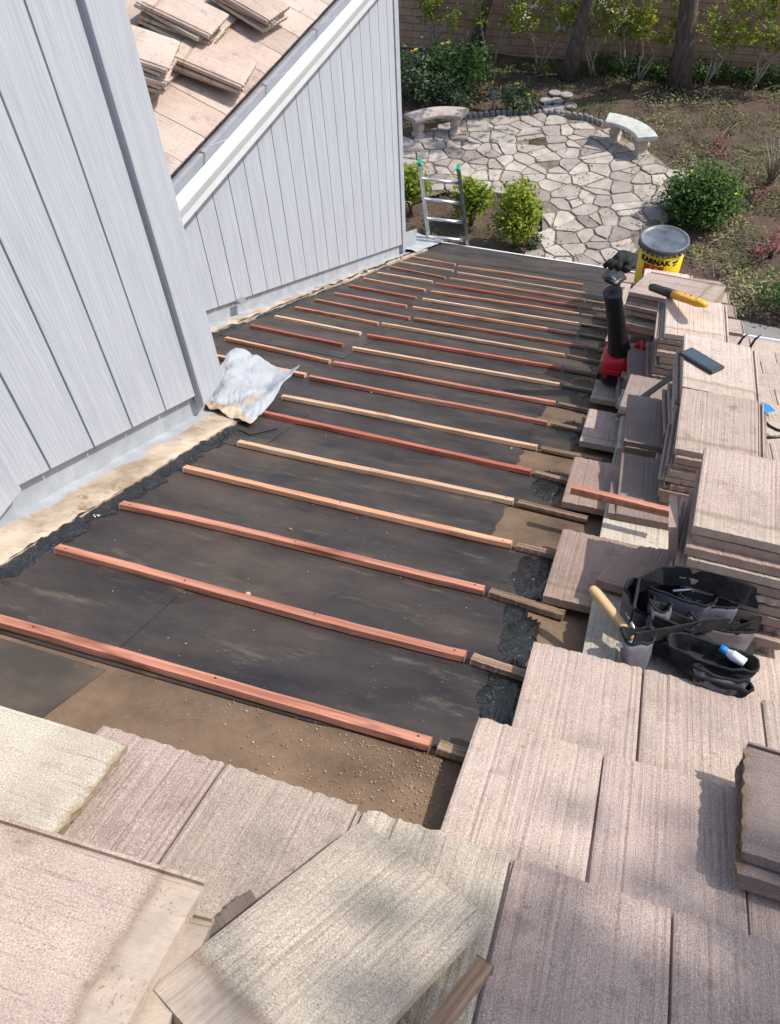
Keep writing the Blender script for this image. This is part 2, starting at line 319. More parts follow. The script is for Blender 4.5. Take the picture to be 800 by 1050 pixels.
# ------------------------------------------------------------------ mesh helpers
class MB:
    def __init__(s): s.v = []; s.f = []; s.mi = []; s.t = []; s.cur = 0; s.tint = None
    def add(s, vs, fs, tint=None):
        o = len(s.v); s.v += [tuple(x) for x in vs]; s.f += [tuple(i + o for i in f) for f in fs]; s.mi += [s.cur] * len(fs)
        s.t += [tint if tint is not None else 0.0] * len(vs); return o
    def box(s, a, b, mt=None, tint=None):
        x0, y0, z0 = a; x1, y1, z1 = b
        vs = [V(p) for p in ((x0, y0, z0), (x1, y0, z0), (x1, y1, z0), (x0, y1, z0), (x0, y0, z1), (x1, y0, z1), (x1, y1, z1), (x0, y1, z1))]
        if mt is not None: vs = [mt @ p for p in vs]
        s.add(vs, [(0, 3, 2, 1), (4, 5, 6, 7), (0, 1, 5, 4), (1, 2, 6, 5), (2, 3, 7, 6), (3, 0, 4, 7)], tint)
    def tube(s, pts, rad, seg=8, cap=True, squash=1.0, tint=None, closed=False):
        pts = [V(p) for p in pts]; n = len(pts); rad = rad if isinstance(rad, (list, tuple)) else [rad] * n
        up = None; vs = []
        for i, p in enumerate(pts):
            a = pts[(i - 1) % n] if (i > 0 or closed) else p; c = pts[(i + 1) % n] if (i < n - 1 or closed) else p
            t = (c - a).normalized()
            if up is None: up = V((0, 0, 1)) if abs(t.z) < 0.9 else V((1, 0, 0))
            side = t.cross(up).normalized(); up = side.cross(t).normalized()
            for k in range(seg):
                an = 2 * PI * k / seg; vs.append(p + side * math.cos(an) * rad[i] + up * math.sin(an) * rad[i] * squash)
        fs = []
        for i in range(n if closed else n - 1):
            for k in range(seg):
                a = i * seg + k; b = i * seg + (k + 1) % seg; j = ((i + 1) % n) * seg
                fs.append((a, b, j + (k + 1) % seg, j + k))
        if cap and not closed: fs += [tuple(range(seg))[::-1], tuple(range((n - 1) * seg, n * seg))]
        s.add(vs, fs, tint)
    def lathe(s, prof, seg=24, c=(0, 0, 0), sx=1, sy=1):
        vs = []; n = len(prof)
        for r, z in prof:
            for k in range(seg):
                a = 2 * PI * k / seg; vs.append((c[0] + r * math.cos(a) * sx, c[1] + r * math.sin(a) * sy, c[2] + z))
        fs = [(i * seg + k, i * seg + (k + 1) % seg, (i + 1) * seg + (k + 1) % seg, (i + 1) * seg + k) for i in range(n - 1) for k in range(seg)]
        fs += [tuple(range(seg))[::-1], tuple(range((n - 1) * seg, n * seg))]
        s.add(vs, fs)
    def extrude(s, poly, z0, z1, tint=None, top_only=False):
        n = len(poly); vs = [(p[0], p[1], z0) for p in poly] + [(p[0], p[1], z1) for p in poly]
        fs = [tuple(range(n, 2 * n)), tuple(range(n))[::-1]] + [(i, (i + 1) % n, n + (i + 1) % n, n + i) for i in range(n)]
        s.add(vs, fs, tint)
    def grid(s, fn, nu, nv, tintfn=None, wrap=False):
        vs = [fn(i / nu, j / nv) for j in range(nv + 1) for i in range(nu + 1)]
        o = s.add(vs, [(j * (nu + 1) + i, j * (nu + 1) + i + 1, (j + 1) * (nu + 1) + i + 1, (j + 1) * (nu + 1) + i) for j in range(nv) for i in range(nu)])
        if tintfn:
            q = 0
            for j in range(nv + 1):
                for i in range(nu + 1): s.t[o + q] = tintfn(i / nu, j / nv); q += 1
    def mesh(s, name, mats, smooth=False):
        me = D.meshes.new(name); me.from_pydata(s.v, [], s.f)
        for x in (mats if isinstance(mats, (list, tuple)) else [mats]): me.materials.append(x)
        if any(s.mi): me.polygons.foreach_set('material_index', s.mi)
        if any(t != 0 for t in s.t):
            a = me.attributes.new('tint', 'FLOAT', 'POINT'); a.data.foreach_set('value', s.t)
        if smooth: me.polygons.foreach_set('use_smooth', [True] * len(me.polygons))
        me.update(); return me
    def build(s, name, mats, parent=None, smooth=False, bevel=0, mw=None):
        o = D.objects.new(name, s.mesh(name, mats, smooth)); COL.objects.link(o)
        if parent: o.parent = parent
        if mw is not None: o.matrix_world = mw
        if bevel:
            b = o.modifiers.new('bevel', 'BEVEL'); b.width = bevel; b.segments = 2; b.limit_method = 'ANGLE'
        return o
def tag(o, label=None, cat=None, group=None, kind=None):
    if label: o['label'] = label
    if cat: o['category'] = cat
    if group: o['group'] = group
    if kind: o['kind'] = kind
    return o
def empty(name, mw, label, cat, group=None):
    o = D.objects.new(name, None); COL.objects.link(o); o.matrix_world = mw; o.empty_display_size = 0.1
    return tag(o, label, cat, group)
def base(o): return D.objects[o.name]
def nz(x, y, z=0.0): return noise.noise(V((x, y, z)))
ORD = ['', 'first', 'second', 'third', 'fourth', 'fifth', 'sixth', 'seventh', 'eighth', 'ninth', 'tenth', 'eleventh', 'twelfth', 'thirteenth', 'fourteenth', 'fifteenth', 'sixteenth', 'seventeenth', 'eighteenth', 'nineteenth', 'twentieth', 'twenty-first', 'twenty-second', 'twenty-third', 'twenty-fourth']

# ------------------------------------------------------------------ roof tile meshes (butt end at +y, head at -y, interlocking rib at +x)
TW, TL, TH = 0.266, 0.42, 0.024
def tile_mesh(seed, rib=True, butt=None, head=None, left=None, right=None, W=TW, L=TL, scal=0.0045):
    rnd = random.Random(seed); nx, ny = 40, 14; b = MB()
    gr = [rnd.gauss(0, 0.00028) - (0.0011 if rnd.random() < 0.10 else 0) for _ in range(nx + 1)]
    sc = [scal * abs(math.sin(PI * (i / nx) * 7 + seed)) + rnd.uniform(0, 0.0030) for i in range(nx + 1)]
    def xy(u, v, lower=0.0):
        i = round(u * nx); x = -W / 2 + W * u; y0 = -L / 2; y1 = L / 2 - sc[i]
        if butt: y1 += butt(u)
        if head: y0 += head(u)
        y = y0 + (y1 - y0) * v
        if left: x = max(x, -W / 2 + left(v) * (1 - u) + 0 * u) if False else x + left(v) * (1 - u)
        if right: x -= right(v) * u
        return x, y
    def top(u, v):
        x, y = xy(u, v); i = round(u * nx)
        z = gr[i] + 0.0009 * nz(x * 25 + seed, y * 12)
        if v > 0.98: z -= 0.003
        if u < 0.01 or u > 0.99: z -= 0.0015
        return (x, y, z)
    def bot(u, v):
        x, y = xy(u, v); return (x, y - (0.004 + 0.003 * nz(x * 60, seed) if v > 0.9 else 0), -TH + 0.001 * nz(x * 40, y * 40, seed))
    b.grid(top, nx, ny); nb = len(b.v); b.grid(lambda u, v: bot(u, v), nx, ny)
    per = [i for i in range(nx + 1)] + [(nx + 1) * j + nx for j in range(1, ny + 1)] + [(nx + 1) * ny + i for i in range(nx - 1, -1, -1)] + [(nx + 1) * j for j in range(ny - 1, 0, -1)]
    for k in range(len(per)):
        a, c = per[k], per[(k + 1) % len(per)]
        b.f.append((a, nb + a, nb + c, c)); b.mi.append(0)
    if rib:
        x0 = W / 2 - 0.001
        b.box((x0, -L / 2 + .002, -TH + .001), (x0 + 0.024, L / 2 - 0.012, -0.0125))
        b.box((x0 + 0.017, -L / 2 + .003, -0.0125), (x0 + 0.0235, L / 2 - 0.013, -0.0045))
        b.box((x0 + 0.005, -L / 2 + .003, -0.0125), (x0 + 0.0095, L / 2 - 0.013, -0.0065))
    return b
TM = {}
for nm in ('pink', 'mauve', 'buff', 'grey', 'brown', 'dark', 'cream', 'buff2'):
    for s in range(3): TM[nm, s] = tile_mesh(s * 7 + 3).mesh('roof_tile', M[nm])
def jag(amp, seed, slope=0.0, fr=4): return lambda t: amp * (nz(t * fr, seed * 3.1) + 0.35 * nz(t * fr * 4, seed)) + slope * t
for nm in ('pink', 'grey', 'brown', 'dark'):
    for s in range(3):
        q = jag(0.03, s + 5, 0.09 * (s - 1), 3)
        TM[nm, 'broken', s] = tile_mesh(s + 40, rib=(s == 1), butt=lambda t, q=q, s=s: -0.12 - 0.04 * s + q(t)).mesh('broken_tile', M[nm])
TRND = random.Random(11)
def tile(mat, mw, label, group, var=None, name='concrete_tile', cat='roof tile'):
    k = (mat, TRND.randrange(3)) if var is None else (mat,) + var if isinstance(var, tuple) else (mat, var)
    o = D.objects.new(name, TM[k]); COL.objects.link(o); o.matrix_world = mw
    return tag(o, label, cat, group)

# ------------------------------------------------------------------ GROUND and garden setting
def ground():
    b = MB(); xs = sorted(set([-400, -150, -60, -25] + [round(-14 + .35 * i, 2) for i in range(72)] + [25, 60, 150, 400]))
    ys = sorted(set([-400, -100, -20] + [round(6 + .35 * i, 2) for i in range(44)] + [40, 100, 300, 900]))
    vs = []
    for y in ys:
        for x in xs:
            z = 0.0
            if abs(x) < 14 and 6 < y < 21: z = 0.05 * nz(x * .8, y * .8) + 0.03 * nz(x * 3, y * 3) - 0.05
            vs.append((x, y, z))
    n = len(xs); b.add(vs, [(j * n + i, j * n + i + 1, (j + 1) * n + i + 1, (j + 1) * n + i) for j in range(len(ys) - 1) for i in range(n - 1)])
    return tag(b.build('ground', M['soil'], smooth=True), kind='structure')
ground()

OUT = [(395, 215), (398, 150), (425, 138), (480, 122), (540, 119), (600, 125), (640, 142), (668, 158), (693, 178), (688, 205), (668, 238), (645, 270), (620, 300), (575, 300), (545, 268), (556, 240), (556, 214), (520, 198), (470, 194)]
outg = [GP(*p) for p in OUT]
def inside(x, y, poly):
    c = False; n = len(poly)
    for i in range(n):
        a = poly[i]; b = poly[i - 1]
        if (a[1] > y) != (b[1] > y) and x < (b[0] - a[0]) * (y - a[1]) / (b[1] - a[1]) + a[0]: c = not c
    return c
def patio():
    rnd = random.Random(5); sp = 0.345; pts = []
    x0 = min(p.x for p in outg) - 1; x1 = max(p.x for p in outg) + 1; y0 = min(p.y for p in outg) - 1; y1 = max(p.y for p in outg) + 1
    j = 0; y = y0
    while y < y1:
        x = x0 + (sp / 2 if j % 2 else 0)
        while x < x1: pts.append((x + rnd.uniform(-.62, .62) * sp, y + rnd.uniform(-.62, .62) * sp)); x += sp
        y += sp * .88; j += 1
    b = MB()
    for i, p in enumerate(pts):
        if not inside(p[0], p[1], outg): continue
        if (V((p[0], p[1])) - V(GP(552, 147).xy)).length < 0.16: continue
        if rnd.random() < 0.012: continue
        poly = [(p[0] - 1, p[1] - 1), (p[0] + 1, p[1] - 1), (p[0] + 1, p[1] + 1), (p[0] - 1, p[1] + 1)]
        for k, q in enumerate(pts):
            if k == i or abs(q[0] - p[0]) > 1.2 or abs(q[1] - p[1]) > 1.2: continue
            dx, dy = q[0] - p[0], q[1] - p[1]; L = math.hypot(dx, dy); nx, ny = dx / L, dy / L; lim = L / 2 - rnd.uniform(.006, .020)
            new = []
            for a, c in zip(poly, poly[1:] + poly[:1]):
                da = (a[0] - p[0]) * nx + (a[1] - p[1]) * ny - lim; dc = (c[0] - p[0]) * nx + (c[1] - p[1]) * ny - lim
                if da <= 0: new.append(a)
                if da * dc < 0: t = da / (da - dc); new.append((a[0] + (c[0] - a[0]) * t, a[1] + (c[1] - a[1]) * t))
            poly = new
            if len(poly) < 3: break
        if len(poly) < 3: continue
        fine = []
        for a, c in zip(poly, poly[1:] + poly[:1]):
            L = math.hypot(c[0] - a[0], c[1] - a[1]); k = max(1, int(L / .07))
            for t in range(k):
                f = t / k; jx = rnd.uniform(-.011, .011); jy = rnd.uniform(-.011, .011)
                fine.append((a[0] + (c[0] - a[0]) * f + jx, a[1] + (c[1] - a[1]) * f + jy))
        # round corners a little
        fine = [((fine[i - 1][0] + 9 * fine[i][0] + fine[(i + 1) % len(fine)][0]) / 11, (fine[i - 1][1] + 9 * fine[i][1] + fine[(i + 1) % len(fine)][1]) / 11) for i in range(len(fine))]
        n = len(fine); zt = rnd.uniform(.028, .042); tl = (rnd.uniform(-.01, .01), rnd.uniform(-.01, .01))
        t = min(1, max(0.01, rnd.gauss(.62, .24))); cx = sum(q[0] for q in fine) / n; cy = sum(q[1] for q in fine) / n
        ins = [((q[0] - cx) * .965 + cx, (q[1] - cy) * .965 + cy) for q in fine]
        zf = lambda q: zt + tl[0] * (q[0] - cx) + tl[1] * (q[1] - cy)
        vs = [(q[0], q[1], -.06) for q in fine] + [(q[0], q[1], zf(q) - .009) for q in fine] + [(q[0], q[1], zf(q)) for q in ins]
        fs = [(k, (k + 1) % n, n + (k + 1) % n, n + k) for k in range(n)] + [(n + k, n + (k + 1) % n, 2 * n + (k + 1) % n, 2 * n + k) for k in range(n)] + [tuple(range(2 * n, 3 * n))]
        b.add(vs, fs, t)
    tag(b.build('patio', M['flag']), kind='structure')
patio()
M['sand'] = simple('joint_sand', (0.13, 0.11, 0.08), (0.26, 0.22, 0.17), 6, 0.95, 0.6, 30, 0.01)
b = MB(); b.add([(p.x, p.y, 0.014) for p in outg], [tuple(range(len(outg)))[::-1]]); tag(b.build('path_joint_bed', M['sand']), kind='structure')
# grey concrete path beyond the right-hand eave
q = [GP(*p) for p in ((700, 318), (830, 345), (850, 430), (700, 420))]
b = MB(); b.extrude([(p.x, p.y) for p in q][::-1], -0.05, 0.03); tag(b.build('path', M['concrete']), kind='structure')

# block wall
wa = GP(380, 43); wb = GP(840, 78); dirw = (wb - wa).normalized()
wmat = Mx.Translation(wa) @ Mx.Rotation(math.atan2(dirw.y, dirw.x), 4, 'Z')
b = MB(); b.box((-8, 0, -.1), ((wb - wa).length + 9, .2, 1.72)); b.build('x', M['block']).name = 'block_wall'
wl = D.objects['block_wall']; wl.matrix_world = wmat; tag(wl, kind='thing'); tag(wl, 'tan slump block garden wall behind the trees and shrubs', 'wall')
b = MB(); b.box((-8, -.02, 1.72), ((wb - wa).length + 9, .22, 1.79)); c = b.build('wall_cap', M['block'], wl)

# ---------------------------------------------------------------- foliage
def leaves(b, c, r, n, size, rnd, clump=0.0, flat=0.5, tmin=0.05, tmax=1.0, hollow=0.35, ncl=None):
    ncl = ncl or max(6, int(n / 45)); cl = []
    for _ in range(ncl):
        d = V((rnd.gauss(0, 1), rnd.gauss(0, 1), rnd.gauss(0, 1))).normalized() * (rnd.uniform(hollow, 1) ** .6)
        cl.append((V((d.x * r[0], d.y * r[1], d.z * r[2])) , rnd.uniform(-.25, .25)))
    cs = min(r) * (0.34 if not clump else clump)
    for _ in range(n):
        k, ct = cl[rnd.randrange(ncl)]
        p = V(c) + k + V((rnd.gauss(0, cs), rnd.gauss(0, cs), rnd.gauss(0, cs * .8)))
        s = size * rnd.uniform(.6, 1.3)
        a = V((rnd.gauss(0, 1), rnd.gauss(0, 1), rnd.gauss(0, flat))).normalized(); w_ = a.cross(V((rnd.gauss(0, .6), rnd.gauss(0, .6), 1))).normalized()
        t = min(tmax, max(tmin, rnd.gauss(.5, .2) + ct))
        b.add([p - a * s, p + w_ * s * .45, p + a * s, p - w_ * s * .45], [(0, 1, 2, 3)], t)
def shrub(name, label, cat, px, py, r, n, size, mat, seed, z=None, stem='bark', group=None, flowers=None, stems=5, hollow=.35):
    rnd = random.Random(seed); g = GP(px, py); root = empty(name, Mx.Translation(g), label, cat, group)
    b = MB(); cz = r[2] * .95 if z is None else z
    leaves(b, (0, 0, cz), r, n, size, rnd, hollow=hollow)
    b.build('foliage', M[mat], root)
    b = MB()
    for k in range(stems):
        a = rnd.uniform(0, 2 * PI); e = V((math.cos(a) * r[0] * .6, math.sin(a) * r[1] * .6, cz + rnd.uniform(-.1, .5) * r[2]))
        b.tube([(rnd.uniform(-.04, .04), rnd.uniform(-.04, .04), -.05), e * .45 + V((rnd.uniform(-.03, .03), 0, .03)), e], [.014, .010, .004], 5)
    b.build('stem', M[stem], root, True)
    if flowers:
        fm, fn, fs = flowers; b = MB()
        for _ in range(fn):
            d = V((rnd.gauss(0, 1), rnd.gauss(0, 1), abs(rnd.gauss(0, 1)) + .3)).normalized(); p = V((d.x * r[0] * 1.1, d.y * r[1] * 1.1, cz + d.z * r[2] * 1.15))
            for k in range(5):
                a = 2 * PI * k / 5; e = V((math.cos(a), math.sin(a), .25)) * fs; e2 = V((math.cos(a + .9), math.sin(a + .9), .25)) * fs
                b.add([p, p + e, p + (e + e2) * .75, p + e2], [(0, 1, 2, 3)], rnd.random())
        b.build('flower', M[fm], root)
    return root
shrub('round_bush', 'dense dark green bush with a few yellow flowers, beyond the yellow bucket', 'bush', 716, 222, (.52, .45, .38), 6800, .040, 'leafB', 1, flowers=('yellowflower', 4, .028))
shrub('garden_shrub', 'yellow green shrub between the ladder and the patio, rightmost and largest of three', 'shrub', 528, 250, (.30, .26, .46), 2600, .043, 'leafA', 2, z=.62)
shrub('garden_shrub', 'yellow green shrub seen between and just right of the ladder rails', 'shrub', 483, 228, (.26, .24, .34), 1700, .045, 'leafA', 3, z=.5)
shrub('garden_shrub', 'yellow green shrub partly hidden behind the grey wall corner', 'shrub', 422, 218, (.24, .24, .30), 1500, .045, 'leafA', 4, z=.5)
shrub('low_shrub', 'small low grey green plant at the foot of the largest yellow green shrub', 'plant', 548, 252, (.16, .16, .10), 300, .03, 'leafC', 5)
shrub('flowering_shrub', 'dark green shrub with yellow flowers left of the path light, nearest the wall', 'shrub', 466, 92, (.70, .45, .42), 3000, .05, 'leafB', 6, flowers=('yellowflower', 5, .035))
shrub('flowering_shrub', 'dark green shrub behind the left bench, beside the grey wall corner', 'shrub', 424, 98, (.50, .45, .45), 1700, .05, 'leafC', 7, flowers=('yellowflower', 3, .035))
shrub('low_shrub', 'brownish low shrub directly behind the left curved bench', 'shrub', 455, 108, (.55, .28, .26), 1100, .04, 'leafC', 71)
shrub('low_shrub', 'grey green sprawling shrub between the path light and the round stepping stones', 'shrub', 528, 112, (.42, .28, .22), 1000, .04, 'leafC', 8, flowers=('yellowflower', 3, .03))
shrub('red_shrub', 'low plant with reddish leaves at the right of the round dark bush', 'plant', 768, 205, (.28, .28, .20), 220, .028, 'leafR', 9, hollow=.1)
shrub('red_shrub', 'reddish leaved plant at the right edge, below the other red one', 'plant', 790, 262, (.30, .30, .24), 300, .03, 'leafR', 10, hollow=.1)
shrub('red_shrub', 'small pinkish leaved plant above the round dark bush', 'plant', 738, 158, (.26, .22, .16), 170, .028, 'leafR', 12, hollow=.1)
shrub('bare_shrub', 'bare twiggy pale shrub at the right edge of the garden', 'shrub', 790, 185, (.5, .45, .55), 160, .03, 'leafC', 13, stem='paletwig', stems=22)
shrub('low_shrub', 'green shrub cut by the right picture edge above the concrete path', 'shrub', 806, 318, (.36, .3, .3), 700, .04, 'leafB', 14)

def tall_tree(px, py, tx, r, label, seed, h=7.2):
    rnd = random.Random(seed); g = GP(px, py); root = empty('garden_tree', Mx.Translation(g), label, 'tree', 'tall trees before the block wall')
    t = GP(tx, 0, 1.9) - g; lean = V((t.x, t.y * .2, 0)) / 1.9; b = MB(); pts = []; rad = []
    for i in range(10):
        z = h * i / 9; pts.append(V((lean.x * z + .05 * nz(z, seed), lean.y * z + .05 * nz(z + 9, seed), z - .05))); rad.append(r * (1.45 if i == 0 else 1.0 - .055 * i))
    b.tube(pts, rad, 12); b.build('trunk', M['bark'], root, True)
    tops = []
    b = MB()
    for k in range(7):
        s0 = pts[5 + k // 2]; a = rnd.uniform(0, 2 * PI); e = s0 + V((math.cos(a) * rnd.uniform(.8, 1.6), math.sin(a) * rnd.uniform(.8, 1.6), rnd.uniform(.8, 2)))
        b.tube([s0, (s0 + e) / 2 + V((0, 0, .15)), e], [r * .45, r * .3, r * .12], 6); tops.append(e)
    b.build('limb', M['bark'], root, True)
    b = MB()
    for e in tops: leaves(b, e, (.75, .75, .55), 130, .085, rnd, hollow=.1)
    b.build('crown', M['leafB'], root)
tall_tree(484, 54, 487, .11, 'tall tree trunk nearest the grey wall, leftmost of three before the block wall', 1)
tall_tree(583, 78, 597, .145, 'leaning tall tree trunk, middle one of three before the block wall', 2)
tall_tree(696, 86, 706, .19, 'thickest tall tree trunk, rightmost of three before the block wall', 3)
def espalier(px, py, label, seed, blossom=0, lean=0.0, h=1.55):
    rnd = random.Random(seed); g = GP(px, py); root = empty('wall_shrub', Mx.Translation(g), label, 'small tree', 'thin stemmed small trees along the wall')
    b = MB(); tips = []
    for k in range(3):
        a = rnd.uniform(-.5, .5) + lean; p = V((rnd.uniform(-.05, .05), 0, -.04)); pts = [p]
        for i in range(6): p = p + V((a * .22 + rnd.uniform(-.06, .06), rnd.uniform(-.05, .05), h / 6)); pts.append(p)
        b.tube(pts, [.026 - .003 * i for i in range(7)], 6); tips += pts[3:]
        for _ in range(3):
            s0 = rnd.choice(pts[2:6]); e = s0 + V((rnd.uniform(-.55, .55), rnd.uniform(-.2, .2), rnd.uniform(.15, .5))); b.tube([s0, (s0 + e) / 2, e], [.012, .008, .004], 5); tips.append(e)
    b.build('trunk', M['paletwig'], root, True)
    b = MB()
    for e in tips: leaves(b, e + V((0, 0, .1)), (.22, .16, .18), 58, .046, rnd, hollow=0, ncl=5)
    b.build('crown', M['leafA'], root)
    if blossom:
        b = MB()
        for e in rnd.sample(tips, min(len(tips), blossom)): leaves(b, e + V((0, -.1, .2)), (.2, .12, .15), 34, .034, rnd, hollow=0, ncl=5)
        b.build('blossom', M['blossom'], root)
espalier(447, 56, 'small tree with yellow green leaves nearest the grey wall corner, by the block wall', 1)
espalier(505, 64, 'small leafy tree just right of the leftmost tall trunk', 2)
espalier(552, 72, 'white flowering small tree left of the leaning tall trunk', 3, blossom=8)
espalier(608, 76, 'ivy dark stemmed small tree close to the right side of the leaning trunk', 4, blossom=5)
espalier(640, 74, 'thin straight small tree midway between the leaning trunk and the thickest trunk', 5, blossom=6)
espalier(655, 80, 'forked pale small tree just left of the thickest trunk', 6, lean=.3)
espalier(724, 86, 'forked pale small tree just right of the thickest trunk', 7, lean=.2)
espalier(772, 88, 'small tree with yellow leaves, rightmost by the block wall', 8, lean=.3)
# low hedge at the wall foot
rnd = random.Random(44); b = MB(); g0 = GP(612, 76); g1 = GP(815, 92)
for k in range(22):
    c = g0.lerp(g1, k / 21); leaves(b, c + V((0, .15, .16)), (.26, .2, .2), 130, .04, rnd, hollow=0.1)
tag(b.build('low_hedge', M['leafB']), 'dark low hedge along the foot of the block wall, right of the leaning trunk', 'hedge')
rnd = random.Random(45); b = MB(); g0 = GP(400, 72); g1 = GP(600, 82)
for k in range(14):
    c = g0.lerp(g1, k / 13); leaves(b, c + V((0, .3, .1)), (.3, .2, .16), 60, .04, rnd, hollow=0.1)
tag(b.build('ivy_strip', M['leafB']), 'sparse dark ivy along the wall foot behind the left garden bed', 'ivy')

# ground cover and litter in the beds
def scatter():
    rnd = random.Random(9); b = MB(); ct = 0
    while ct < 9000:
        px = rnd.uniform(412, 815); py = rnd.uniform(70, 345); g = GP(px, py)
        if inside(g.x, g.y, outg): continue
        if px < 560 and py > 255: continue
        dens = nz(g.x * 1.1, g.y * 1.1, 3) + .35 * nz(g.x * 3, g.y * 3); lim = -.10 if px > 620 else .12
        if dens < lim: continue
        ct += 1; s = rnd.uniform(.012, .040); a = V((rnd.gauss(0, 1), rnd.gauss(0, 1), rnd.gauss(0, .5))).normalized(); w_ = a.cross(V((0, rnd.gauss(0, .4), 1))).normalized()
        p = g + V((rnd.gauss(0, .02), rnd.gauss(0, .02), rnd.uniform(0.0, .07)))
        b.add([p - a * s, p + w_ * s * .5, p + a * s, p - w_ * s * .5], [(0, 1, 2, 3)], min(1, max(0.02, .5 + nz(g.x * .7, g.y * .7, 8) + rnd.gauss(0, .2))))
    tag(b.build('ground_cover', M['cover']), 'patchy yellow green weeds over the garden soil', 'ground cover', kind='stuff')
    b = MB()
    for _ in range(190):
        px = rnd.uniform(640, 815); py = rnd.uniform(85, 330); g = GP(px, py)
        if inside(g.x, g.y, outg): continue
        a = rnd.uniform(0, 2 * PI); L = rnd.uniform(.08, .38); e = g + V((math.cos(a) * L, math.sin(a) * L, rnd.uniform(0, .08)))
        b.tube([g + V((0, 0, .01)), (g + e) / 2 + V((rnd.uniform(-.03, .03), 0, .03)), e + V((0, 0, .02))], [.007, .006, .003], 4, tint=.5)
    tag(b.build('dry_twigs', M['paletwig']), 'dry pale twigs lying on the soil at the right', 'twigs', kind='stuff')
    b = MB()
    for _ in range(2600):
        px = rnd.uniform(420, 690); py = rnd.uniform(118, 290); g = GP(px, py)
        if not inside(g.x, g.y, outg) or nz(g.x * 1.6, g.y * 1.6, 5) < .02: continue
        s = rnd.uniform(.01, .028); a = rnd.uniform(0, 2 * PI); p = g + V((0, 0, .045)); q = V((math.cos(a), math.sin(a), .2)) * s; r = V((-math.sin(a), math.cos(a), .1)) * s * .5
        b.add([p - q, p + r, p + q, p - r], [(0, 1, 2, 3)], rnd.uniform(.2, .8))
    tag(b.build('patio_weeds', M['cover']), 'small weeds and fallen leaves between the flagstones', 'weeds', kind='stuff')
scatter()

# garden edging: scalloped stones on the far rim of the patio
b = MB(); ep = [GP(*p) for p in ((458, 126), (480, 121), (510, 118), (540, 117), (570, 118), (600, 122), (620, 130))]
for a, c in zip(ep, ep[1:]):
    L = (c - a).length; k = max(1, int(L / .11))
    for i in range(k):
        p = a.lerp(c, i / k) + V((0, .06, 0)); b.lathe([(.052, -.05), (.052, .035), (.046, .058), (.025, .072)], 8, (p.x, p.y, 0), 1, .6)
tag(b.build('garden_edging', M['stone'], smooth=False), 'scalloped stone edging curving round the far rim of the patio', 'edging')
b = MB(); ds = [(569, 95, 'upper left pale'), (581, 97, 'upper right dark'), (560, 103, 'far left pale'), (571, 103, 'central'), (573, 110, 'lower middle'), (585, 108, 'far right pale'), (562, 111, 'lower left'), (577, 116, 'lowest')]
for i, (px, py, wd) in enumerate(ds):
    g = GP(px, py); b = MB(); b.lathe([(.125, -.03), (.128, .005), (.115, .016), (.0001, .018)], 16, (0, 0, 0), 1, .95)
    tag(b.build('stepping_stone', M['stone'], mw=Mx.Translation(g)), wd + ' round stepping stone of the cluster behind the patio edging', 'stepping stone', 'round stepping stones in the bed')
g = GP(552, 147); b = MB(); b.lathe([(.18, -.02), (.17, .03), (.10, .05), (.0001, .055)], 16)
tag(b.build('dirt_mound', M['soil'], mw=Mx.Translation(g)), 'small round brown dirt patch among the flagstones', 'dirt mound')
# path light and black stakes
g = GP(505, 117); r = empty('path_light', Mx.Translation(g), 'small dark solar path light between the left bench and the stepping stones', 'garden light')
b = MB(); b.tube([(0, 0, -.05), (0, 0, .30)], .012, 8); b.build('stake', M['blackplastic'], r, True)
b = MB(); b.lathe([(.03, .28), (.055, .31), (.055, .38), (.04, .40), (.06, .41), (.055, .44), (.0001, .46)], 14); b.build('lamp_head', M['lid'], r, True)
for (px, py, q, lb) in ((645, 92, .35, 'thin black stake in the bed above the right curved bench'), (706, 104, .40, 'thin black leaning stake below the thickest trunk'), (612, 124, .24, 'short black stake just left of the right curved bench')):
    b = MB(); b.tube([(0, 0, -.05), (.03, 0, q * .6), (.05, 0, q)], [.012, .012, .008], 6); tag(b.build('garden_stake', M['blackplastic'], mw=Mx.Translation(GP(px, py)), smooth=True), lb, 'stake', 'black stakes in the bed')

